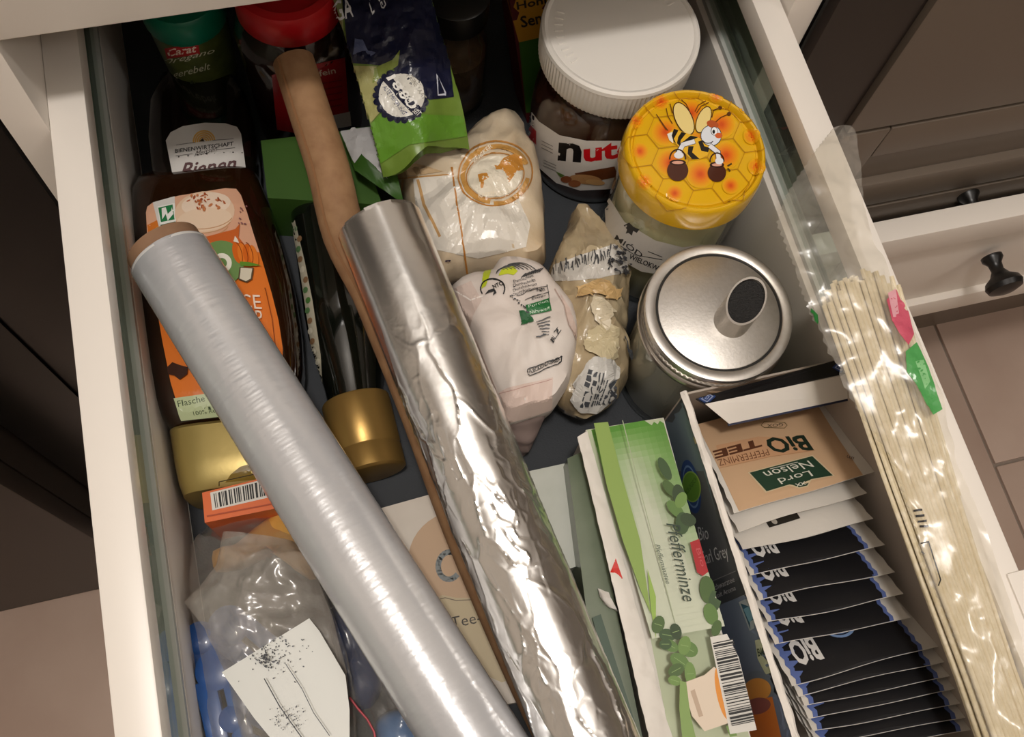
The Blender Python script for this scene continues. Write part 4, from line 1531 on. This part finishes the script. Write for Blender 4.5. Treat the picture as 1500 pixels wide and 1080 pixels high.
def Srim(u, v):
    y = YF + 0.002 - v * (YF - YN)
    x = XL - 0.0012 + 0.0036 * u + 0.0007 * noise.noise(V((y * 130, u, 3))) * (1 if u > .5 else .5)
    z = 0.0834 + 0.0012 * noise.noise(V((y * 110, u * 2, 8))) + 0.001 * math.sin(PI * u)
    return V((x, y, z))


rim.grid(Srim, 4, 90)
part('torn_rim', rim, PAPERW, t, smooth=30)
# lid strip and flap
q1 = [at(1019, 584, z=.086), at(1246, 522, z=.086), at(1252, 546, z=.092), at(1032, 592, z=.092)]
l1 = M().slab(q1, 0.0006)
BLK = mat('black_card', '161517', 0.45)
lo = part('lid_strip', l1, BLK, t, smooth=0)
for (cx, cy) in ((1036, 583), (1232, 537)):
    k = Ink()
    for s_, c_ in ((13, '2c4a8c'), (9.5, 'a9b6d6'), (7, '2c4a8c'), (4, 'a9b6d6'), (2.2, '2c4a8c')):
        k.poly([(cx - s_, cy + 2), (cx, cy - s_ * .75), (cx + s_, cy - 2), (cx, cy + s_ * .75)], c_)
    k.build('strip_print', l1, lo, PRINT, 5)
q2 = [at(1033, 592, z=.092), at(1251, 546, z=.092), at(1262, 580, z=.085), at(1068, 621, z=.084)]
l2 = M().slab(q2, 0.0006)
lf = part('lid_flap', l2, PAPERW, t, smooth=0, label='white underside of the torn lid flap')
q3 = [at(1066, 620, z=.0838), at(1263, 579, z=.0848), at(1263, 582.5, z=.0848), at(1067, 624, z=.0838)]
part('flap_edge', M().slab(q3, 0.0008), mat('blue_black_edge', '1d2440', 0.5), lf, smooth=0)
k = Ink()
k.poly([(960, 640), (1000, 578), (1020, 620), (1048, 700), (1060, 760), (990, 780), (966, 700)], '71818c')
k.poly([(966, 690), (1040, 690), (1056, 745), (1075, 790), (1098, 850), (1000, 850), (980, 760)], '5c5f63')
k.poly([(1018, 618), (1028, 640), (1031, 655), (1022, 662), (1016, 640)], 'c7b58c')
k.poly([(1018, 622), (1023, 628), (1027, 645), (1020, 642)], '5a7a44')
for a, b in ((1.0, '2f4f8f'), (0.8, '7fa0cf'), (0.72, '2f4f8f')):
    k.ell(1013, 713, 13 * a, 40 * a, b, -0.18)
k.ell(1014, 713, 13.5, 23, 'a9cc5a', -0.12)
k.ell(1014, 713, 12, 21, '74a838', -0.12)
k.text('BIOLOGISCH', (1006, 727), (1022, 704), (1004, 720), '35601c', 0.0)
k.text('Bio', (1026, 792), (1040, 790), (1023, 772), 'efefef', 0.0)
k.text('Earl Grey', (1035, 833), (1071, 822), (1028, 808), 'efefef', 0.0)
k.line([(1036, 855), (1094, 830)], 1.0, '9a9a9c')
k.line([(1046, 892), (1104, 866)], 1.0, '9a9a9c')
k.text('Schwarztee', (1046, 866), (1078, 852), (1044, 858), 'c2c2c6', 0.0)
k.text('mit Aroma', (1052, 876), (1080, 864), (1050, 869), 'c2c2c6', 0.0)
k.poly([(1046, 890), (1106, 866), (1190, 1100), (1090, 1100), (1060, 960)], '748196')
k.poly([(1084, 882), (1100, 874), (1114, 916), (1100, 924)], 'a8b0b4')
k.poly([(1087, 884), (1099, 878), (1112, 915), (1101, 921)], '23566e')
k.poly([(1091, 892), (1099, 888), (1106, 905), (1100, 912)], '6fa0b4')
k.poly([(1108, 938), (1116, 936), (1128, 958), (1132, 985), (1124, 988), (1112, 965)], 'c3c8a8')
k.text('BIO', (1113, 962), (1125, 958), (1111, 950), '3a4a2c', 0.02)
k.ell(1112, 1012, 24, 30, '6f7a88', -.1)
k.ell(1112, 1010, 20, 17, 'e6a04a', -.1)
k.poly([(1092, 1030), (1134, 1020), (1152, 1100), (1100, 1100)], 'e08030')
k.ell(1112, 1034, 20, 12, '9a5a54', -.2)
k.poly([(1134, 1020), (1144, 1018), (1170, 1100), (1152, 1100)], '6a7690')
k.build('carton_print', lw, t, PRINT, 14)

PAPS = mat('sachet_paper', 'dcd6cd', 0.55, bump=0.2, bscale=150)
BEIGE = mat('beige_sachet_paper', 'd0ab86', 0.55, bump=0.15, bscale=150)


def ink_uv(k, name, S, parent, mt, step, h0=0.00014, dh=0.00003):
    """print laid out on a sachet's own face"""
    m = M()
    cols = []

    def P3(p, n):
        e = 0.01
        a = S(*p)
        nn = (S(p[0] + e, p[1]) - S(p[0] - e, p[1])).cross(S(p[0], p[1] + e) - S(p[0], p[1] - e))
        nn.normalize()
        if nn.z < 0:
            nn = -nn
        return a + nn * (h0 + dh * n)

    def emit(tri, c, n, d):
        L = [math.dist(tri[i], tri[(i + 1) % 3]) for i in range(3)]
        i = L.index(max(L))
        if L[i] > step and d < 9:
            a, b, o = tri[i], tri[(i + 1) % 3], tri[(i + 2) % 3]
            q = ((a[0] + b[0]) / 2, (a[1] + b[1]) / 2)
            emit((a, q, o), c, n, d + 1)
            emit((q, b, o), c, n, d + 1)
            return
        m.add([P3(p, n) for p in tri], [(0, 1, 2)])
        cols.append(c)
    for tri, c, n in k.t:
        emit(tri, c, n, 0)
    return part(name, m, mt, parent, smooth=0, cols=cols)


def sachet(pl, pr, z, label, kind, far=(0.002, 0.047, -0.040), group=None, seed=0):
    r = random.Random(seed)
    a, b = at(*pl, z=z), at(*pr, z=z)
    X = b - a
    Fv = V(far)
    N = X.cross(Fv).normalized()
    if N.z < 0:
        N = -N
    w1, w2 = r.uniform(0, 6), r.uniform(0, 6)

    def flat(u, v):
        return a + X * u + Fv * v + N * (0.0006 * math.sin(u * 7 + w1) * (1 - v) + 0.0005 * math.sin(v * 5 + u * 4 + w2))

    def S(u, v):
        uu = min(max((u - 0.06) / 0.83, 0), 1)
        h = 0.0017 * max(0, math.sin(PI * uu)) ** .6 * max(0, math.sin(PI * min(max(v, 0), 1))) ** .5
        return flat(u, v) + N * h
    nu, nv = 40, 12
    m = M()
    top = [S(i / nu, j / nv) for j in range(nv + 1) for i in range(nu + 1)]
    # serrated short ends
    for j in range(nv + 1):
        for e in (0, nu):
            if j % 2:
                top[j * (nu + 1) + e] += X * (0.008 if e == 0 else -0.008)
    bot = [flat(i / nu, j / nv) - N * 0.0003 for j in range(nv + 1) for i in range(nu + 1)]
    for j in range(nv + 1):
        for e in (0, nu):
            bot[j * (nu + 1) + e] = top[j * (nu + 1) + e] - N * 0.0003
    G = [(j * (nu + 1) + i, j * (nu + 1) + i + 1, (j + 1) * (nu + 1) + i + 1, (j + 1) * (nu + 1) + i) for j in range(nv) for i in range(nu)]
    m.add(top, G)
    k0 = len(top)
    m.add(bot, [tuple(reversed(f)) for f in G])
    ringi = list(range(nu)) + [nu + j * (nu + 1) for j in range(nv)] + [nv * (nu + 1) + i for i in range(nu, 0, -1)] + [j * (nu + 1) for j in range(nv, 0, -1)]
    for p, q in zip(ringi, ringi[1:] + ringi[:1]):
        m.f.append((p, p + k0, q + k0, q))
    t = thing('tea_sachet', label, 'tea bag', (a + b) / 2, group)
    part('pouch', m, PAPS, t, smooth=50)
    if kind == 'black':
        k = Ink()
        zz = lambda u0, d, n=22: [(u0 + (d if i % 2 else 0), 0.0 + i / n) for i in range(n + 1)]
        k.poly(zz(0.03, 0.014) + list(reversed(zz(0.875, 0.014))), '5c6ea8')
        k.poly(zz(0.06, 0.014) + list(reversed(zz(0.845, 0.014))), '141316')
        k.t = k.t
        ink_uv(k, 'printed_field', S, t, PRINT, 0.12, dh=0.00006)
        k = Ink()
        k.text('BiO', (0.275, 0.37), (0.105, 0.37), (0.275, 0.13), 'd9d6d2', 0.035)
        if seed == 5:
            k.text('Organic', (0.31, 0.46), (0.16, 0.46), (0.31, 0.40), 'a8a6a4', 0.0)
        dv = 0.0 if seed == 5 else 0.22
        for s_, c_ in ((1, '7f9ac4'), (.86, '161822'), (.8, '6f8ab4'), (.7, '161822')):
            k.ell(0.47, 0.42 + dv, 0.12 * s_, 0.17 * s_, c_)
        k.ell(0.46, 0.47 + dv, 0.13, 0.125, 'd6d8d0')
        k.ell(0.46, 0.47 + dv, 0.12, 0.112, '2f6a34')
        ink_uv(k, 'lettering', S, t, PRINT, 0.1, h0=0.00036)
    elif kind == 'white':
        k = Ink()
        k.poly([(0.27, 0.16), (0.52, 0.18), (0.52, 0.30), (0.40, 0.24), (0.27, 0.26)], '2a2620')
        k.ell(0.33, 0.21, 0.02, 0.03, 'b9b2a6')
        ink_uv(k, 'print', S, t, PRINT, 0.1)
    else:
        k = Ink()
        k.poly([(0.035, 0.0), (0.90, 0.0), (0.90, 1.0), (0.035, 1.0)], 'caa784')
        ink_uv(k, 'printed_field', S, t, PRINT, 0.1)
        k = Ink()
        f = lambda x, y: (1000 + x / 4.697, 600 + y / 4.697)
        g = lambda *a: [f(x, y) for x, y in a]
        k.poly(g((230, 250), (520, 190), (840, 200), (900, 290), (600, 330), (260, 400)), 'c99c76')
        k.text('BiO', f(832, 178), f(545, 200), f(905, 285), '16281c', 0.03)
        k.text('TEE', f(530, 203), f(205, 290), f(548, 258), '5a3420', 0.04)
        k.text('PFEFFERMINZ', f(582, 275), f(235, 350), f(600, 318), '7a5036', 0.0)
        k.line(g((255, 408), (600, 330), (910, 285)), 0.8, 'b58a62')
        k.poly(g((448, 438), (895, 318), (1045, 460), (885, 490), (860, 535), (800, 548), (755, 535), (730, 528), (570, 578)), 'cdbb98')
        k.poly(g((460, 440), (890, 326), (1032, 458), (880, 485), (855, 528), (800, 540), (758, 525), (735, 520), (577, 568)), '1c3a28')
        k.text('Nelson', f(862, 356), f(548, 436), f(905, 398), 'd9d6c8', 0.0)
        k.text('Lord', f(868, 425), f(648, 482), f(898, 462), 'd9d6c8', 0.0)
        k.line(g((600, 415), (790, 368)), 0.8, 'd9d6c8')
        k.text('XX', f(840, 500), f(770, 518), f(850, 520), 'd9d6c8', 0.02)
        k.line(g((560, 90), (700, 95), (718, 115), (700, 135), (560, 130), (540, 115)), 0.9, '6a5a34', True)
        k.text('GOX', f(690, 100), f(580, 108), f(692, 122), '4a4030', 0.0)
        k.text('im', f(1180, 335), f(1130, 322), f(1172, 358), '7a6a5a', 0.0)
        k.build('label_print', m, t, PRINT, 12, h0=0.0003)
    return t


ZS = 0.0835
sachet((1075, 752), (1284, 692), ZS, 'beige peppermint tea sachet with dark green name plate, frontmost of the box', 'beige', far=(0.004, 0.052, -0.030), seed=1)
sachet((1082, 778), (1270, 722), ZS - .001, 'plain white tea sachet directly under the beige one', 'white', seed=2)
sachet((1088, 806), (1279, 762), ZS - .001, 'white tea sachet with small dark printed mark, second under the beige one', 'white', seed=3)
BP = [((1099, 843), (1296, 800)), ((1112, 878), (1311, 838)), ((1124, 912), (1323, 872)), ((1135, 946), (1334, 905)), ((1160, 1003), (1378, 946)), ((1170, 1018), (1390, 968)), ((1178, 1036), (1402, 988)), ((1184, 1054), (1411, 1008)),
      ((1190, 1072), (1419, 1028)), ((1196, 1090), (1429, 1048)), ((1202, 1108), (1436, 1068))]
ordn = ['first', 'second', 'third', 'fourth', 'fifth', 'sixth', 'seventh', 'eighth', 'ninth', 'tenth', 'eleventh']
for i, (a, b) in enumerate(BP):
    lab = '%s black tea sachet counted from the white ones, blue zigzag ends' % ordn[i]
    if i == 4:
        lab = 'black tea sachet with fully visible white lettering and green oval, fifth black one'
    sachet(a, b, ZS - .002, lab, 'black', group='black tea sachets in the box', seed=i + 1 if i != 4 else 5)

# ------------------------------------------------------------------ wooden skewers in their clear bag
NS = 6
A0, A1 = at(1254, 408, z=.1478), at(1500, 1150, z=.124)
CL = [A0.lerp(A1, i / (NS - 1)) + V((0, 0, -0.003 * math.sin(PI * i / (NS - 1)))) for i in range(NS)]
hw = [.0190 + (.0118 - .0190) * min(1, i / (NS - 1) * 1.25) for i in range(NS)]
hh = [.0052 + .0038 * i / (NS - 1) for i in range(NS)]
SKW = mat('skewer_wood', 'e6dac0', 0.6, col2='d9caa8', nscale=300, stretch=(1, 1, 0.1))
r = random.Random(21)
sk = 0
spots = []
for row in range(5):
    nrow = (13, 15, 15, 13, 10)[row]
    for i in range(nrow):
        spots.append(((i + .5) / nrow * 2 - 1, 1 - 2 * (row + .5) / 5))
for (u, v) in spots:
    u2 = u * math.sqrt(max(0.05, 1 - 0.6 * v * v)) + r.uniform(-.03, .03)
    s0 = r.uniform(-0.10, 0.10) - 0.25 * (u * u)
    pts = []
    for i, c in enumerate(CL):
        q0, q1 = CL[max(i - 1, 0)], CL[min(i + 1, len(CL) - 1)]
        tdir = (q1 - q0).normalized()
        side = V((tdir.y, -tdir.x, 0)).normalized()
        if side.x < 0:
            side = -side
        p = c + side * hw[i] * u2 + V((0, 0, hh[i] * v))
        if i == 0:
            p = p - tdir * (0.006 * s0 * 6)
        pts.append(p)
    m = M().tube(pts, 0.00115, 6)
    part('wooden_skewer', m, SKW, loc=pts[0], smooth=60, label='thin pale wooden skewer inside the clear bag by the right rail', cat='skewer', group='wooden skewers in the clear bag')
BAGF = film_mat('bag_film', 'f6f4ee', base=0.035, milk=0.17, milkcol='dcd6cc', rough=0.24, bump=0.12, bscale=50)
rows = [((1221, 186), (1252, 190), .154), ((1190, 225), (1260, 235), .1545), ((1150, 285), (1264, 300), .1555), ((1135, 330), (1280, 350), .1560), ((1165, 400), (1306, 405), .1565), ((1190, 470), (1340, 475), .1560), ((1245, 580), (1380, 580), .1535),
        ((1312, 690), (1402, 680), .1500), ((1338, 770), (1440, 760), .1460), ((1362, 850), (1470, 850), .1452), ((1402, 950), (1500, 950), .1452), ((1450, 1090), (1540, 1085), .1452)]
RW = [(at(*a, z=z - .006), at(*b, z=z)) for a, b, z in rows]


def Sskb(u, v):
    q = v * (len(RW) - 1)
    i = min(int(q), len(RW) - 2)
    f = q - i
    a = RW[i][0] * (1 - f) + RW[i + 1][0] * f
    b = RW[i][1] * (1 - f) + RW[i + 1][1] * f
    p = a * (1 - u) + b * u
    edge = 0.0012 * (1 if int(v * 150) % 2 else 0) if u < 0.01 else 0
    return p + V((edge, 0, 0.002 * math.sin(PI * u) + max(-0.001, crumple(p, 45, 0.0045, 4)) - 0.0005))


sbm = M().grid(Sskb, 30, 150)
t = thing('skewer_bag', 'clear printed plastic bag holding the wooden skewers over the right rail', 'bag', RW[5][0])
part('bag_film', sbm, BAGF, t, smooth=60)
k = Ink()
k.poly([(1318, 420), (1326, 440), (1338, 490), (1330, 506), (1318, 490), (1306, 470), (1298, 440)], 'c4566a')
k.poly([(1300, 430), (1312, 424), (1316, 460), (1308, 468)], 'd9a0a8')
k.poly([(1326, 515), (1342, 502), (1360, 540), (1380, 600), (1366, 608), (1350, 580), (1340, 560), (1328, 545)], '4f9a54')
k.poly([(1340, 530), (1352, 528), (1362, 560), (1354, 570)], '86bf84')
k.poly([(1180, 500), (1188, 452), (1198, 462), (1200, 490), (1184, 512), (1176, 520)], '1f6a2c')
for i in range(4):
    k.line([(1339 + i * 3, 748 + i * 8), (1350 + i * 3, 747 + i * 8)], 3.2, '2c2a2a')
k.line([(1344, 797), (1360, 794), (1378, 850), (1375, 858)], 2.0, '1e1c1c')
k.line([(1346, 806), (1354, 812)], 1.6, '1e1c1c')
k.build('bag_print', sbm, t, PRINTG, 6, h0=0.0004)

# ------------------------------------------------------------------ clear bags at the front left
BAG2 = film_mat('zip_bag_film', 'f4f2ee', base=0.05, milk=0.13, milkcol='cfc8bf', rough=0.2, bump=0.35, bscale=50)
BAG3 = film_mat('folded_bag_film', 'f4f2ee', base=0.06, milk=0.36, milkcol='cbc3b9', rough=0.22, bump=0.5, bscale=60)
BLUE = mat('blue_plastic', '1a56a6', 0.3, col2='2868ba', nscale=30, coat=0.3)
BLUE2 = mat('navy_plastic', '1d3564', 0.3, coat=0.3)
ORP = mat('orange_yellow_packet', 'c08a34', 0.4, col2='d6a860', nscale=35)


def clip(px0, px1, z, wd, name, label, mt, group=None):
    """flat bag clip: two jaws joined at a hinge"""
    a, b = at(*px0, z=z), at(*px1, z=z)
    t = thing(name, label, 'clip', a, group)
    d = (b - a).normalized()
    Fq = frame(a, z=(0, 0, 1), xh=d)
    L = (b - a).length
    part('jaw', M().box(Fq, 0, L, -wd, -0.0012, 0, 0.006, 0.0015), mt, t)
    part('jaw', M().box(Fq, 0, L * .96, 0.0012, wd * .9, 0.001, 0.0065, 0.0015), mt, t)
    part('hinge', M().lathe(frame(a + V((0, 0, 0.0002)) - d * 0.003, z=(0, 0, 1)), [(0, 0), (wd * .8, 0), (wd * .85, 0.001), (wd * .85, 0.006), (wd * .6, 0.007), (0, 0.007)], 24), mt, t)
    return t


cb = 'blue bag clips in the clear bag'
clip((345, 925), (392, 965), .040, .011, 'bag_clip', 'blue plastic clip just above the white label in the clear bag', BLUE, cb)
clip((322, 992), (345, 1090), .034, .011, 'bag_clip', 'blue plastic clip along the left edge of the white label', BLUE, cb)
clip((352, 1058), (400, 1082), .034, .007, 'bag_clip', 'blue plastic clip at the lower left corner of the white label', BLUE, cb)
clip((300, 945), (322, 1010), .028, .009, 'bag_clip', 'small blue clip by the drawer side left of the label', BLUE, cb)
t = thing('navy_packet', 'navy blue packet in the clear bag right of the white label', 'packet', at(505, 930, z=.02))
part('packet_body', pillow([(482, 895), (520, 905), (548, 950), (560, 1010), (530, 1040), (500, 990)], .022, .012, .012, cr=(60, .004), seed=2), BLUE2, t)
t = thing('light_blue_packet', 'light blue packet at the bottom edge between label and cling film', 'packet', at(585, 1060, z=.02))
part('packet_body', pillow([(556, 1050), (590, 1040), (630, 1075), (660, 1120), (580, 1130), (550, 1090)], .022, .014, .012, cr=(60, .004), seed=4), mat('light_blue_plastic', '4f80bc', 0.3, coat=0.3), t)
t = thing('yellow_packet', 'orange yellow packet in the clear bag beside the cling film', 'packet', at(410, 790, z=.02))
part('packet_body', pillow([(312, 808), (345, 798), (385, 765), (420, 752), (447, 780), (470, 830), (455, 850), (420, 800), (360, 830), (318, 838)], .024, .010, .010, cr=(60, .003), seed=5), ORP, t)
t = thing('red_thread', 'thin red thread lying on the clear bag at the front', 'thread', at(530, 1040, z=.044))
m = M().tube([at(x, y, z=.0445) for x, y in ((512, 1022), (524, 1038), (538, 1054), (548, 1072), (552, 1095))], 0.0005, 6)
part('cord', m, mat('red_thread_mat', 'b5303c', 0.5), t)

rowsA = [((305, 772), (420, 752), .030), ((278, 800), (446, 778), .038), ((276, 850), (470, 850), .048), ((282, 900), (490, 905), .052), ((292, 950), (508, 960), .053), ((302, 1010), (520, 1020), .053), ((312, 1100), (524, 1100), .053)]


def bagfilm(rows, seed, amp=0.009, sc_=32, nu=44, nv=70):
    RR = [(at(*a, z=z - .010), at(*b, z=z - .010), z) for a, b, z in rows]

    def S(u, v):
        q = v * (len(RR) - 1)
        i = min(int(q), len(RR) - 2)
        f = q - i
        a = RR[i][0] * (1 - f) + RR[i + 1][0] * f
        b = RR[i][1] * (1 - f) + RR[i + 1][1] * f
        p = a * (1 - u) + b * u
        return p + V((0, 0, 0.010 * math.sin(PI * u) ** .7 + crumple(p, sc_, amp, seed)))
    return M().grid(S, nu, nv)


t = thing('clear_bag', 'large crumpled clear plastic bag with blue clips and a white label at the front left', 'bag', at(390, 900, z=.03))
fA = bagfilm(rowsA, 3.0)
part('bag_film', fA, BAG2, t, smooth=50)
fA2 = bagfilm([((328, 780), (432, 795), .052), ((318, 830), (452, 812), .055), ((272, 884), (470, 860), .057), ((300, 920), (488, 905), .058), ((330, 985), (508, 985), .057), ((360, 1100), (516, 1100), .056)], 8.0, 0.007, 40)
part('bag_fold', fA2, BAG3, t, smooth=50)
lab = sheet([at(325, 984, z=.061), at(452, 905, z=.061), at(512, 1000, z=.0605), at(400, 1100, z=.0605)], 12, 12, 0.0003, 0.002, (50, 0.002), 3)
lab2 = M().slab([at(325, 985, z=.0625), at(453, 906, z=.0625), at(468, 925, z=.0625), at(506, 990, z=.0625), at(512, 1040, z=.0625), at(512, 1110, z=.0625), at(420, 1110, z=.0625), at(372, 1052, z=.0625)], 0.0003)
lo = part('paper_label', lab2, mat('label_white', 'd6d6d0', 0.5), t, smooth=0, label='white paper label with black speckled print')
k = Ink()
r = random.Random(12)
for i in range(130):
    x, y = r.gauss(395, 26), r.gauss(958, 16)
    k.ell(x, y, r.uniform(.6, 2.0), r.uniform(.5, 1.3), r.choice(('4a4c52', '6a6c72', '2c2e34')), r.uniform(0, 3), 5)
for i in range(40):
    k.ell(r.gauss(391, 4), r.gauss(968, 8), r.uniform(1, 2.6), r.uniform(.8, 1.6), '26282e', r.uniform(0, 3), 6)
for i in range(60):
    k.ell(r.gauss(425, 12), r.gauss(1052, 10), r.uniform(.6, 2), r.uniform(.5, 1.2), '4a4c52', r.uniform(0, 3), 5)
k.line([(391, 996), (412, 1034), (430, 1060), (448, 1085)], 1.6, '2c2e34')
k.line([(422, 975), (445, 1010), (462, 1045), (485, 1078)], 1.2, '4a4c52')
k.build('label_print', lab2, lo, PRINT, 30)
t = thing('clear_bag', 'smaller clear plastic bag with navy packet between the label and cling film', 'bag', at(540, 980, z=.03))
fB = bagfilm([((440, 810), (480, 850), .030), ((470, 860), (530, 900), .042), ((500, 930), (575, 980), .044), ((515, 1000), (630, 1060), .044), ((520, 1110), (690, 1110), .044)], 5.0, 0.008, 45, 30, 50)
part('bag_film', fB, BAG2, t, smooth=50)
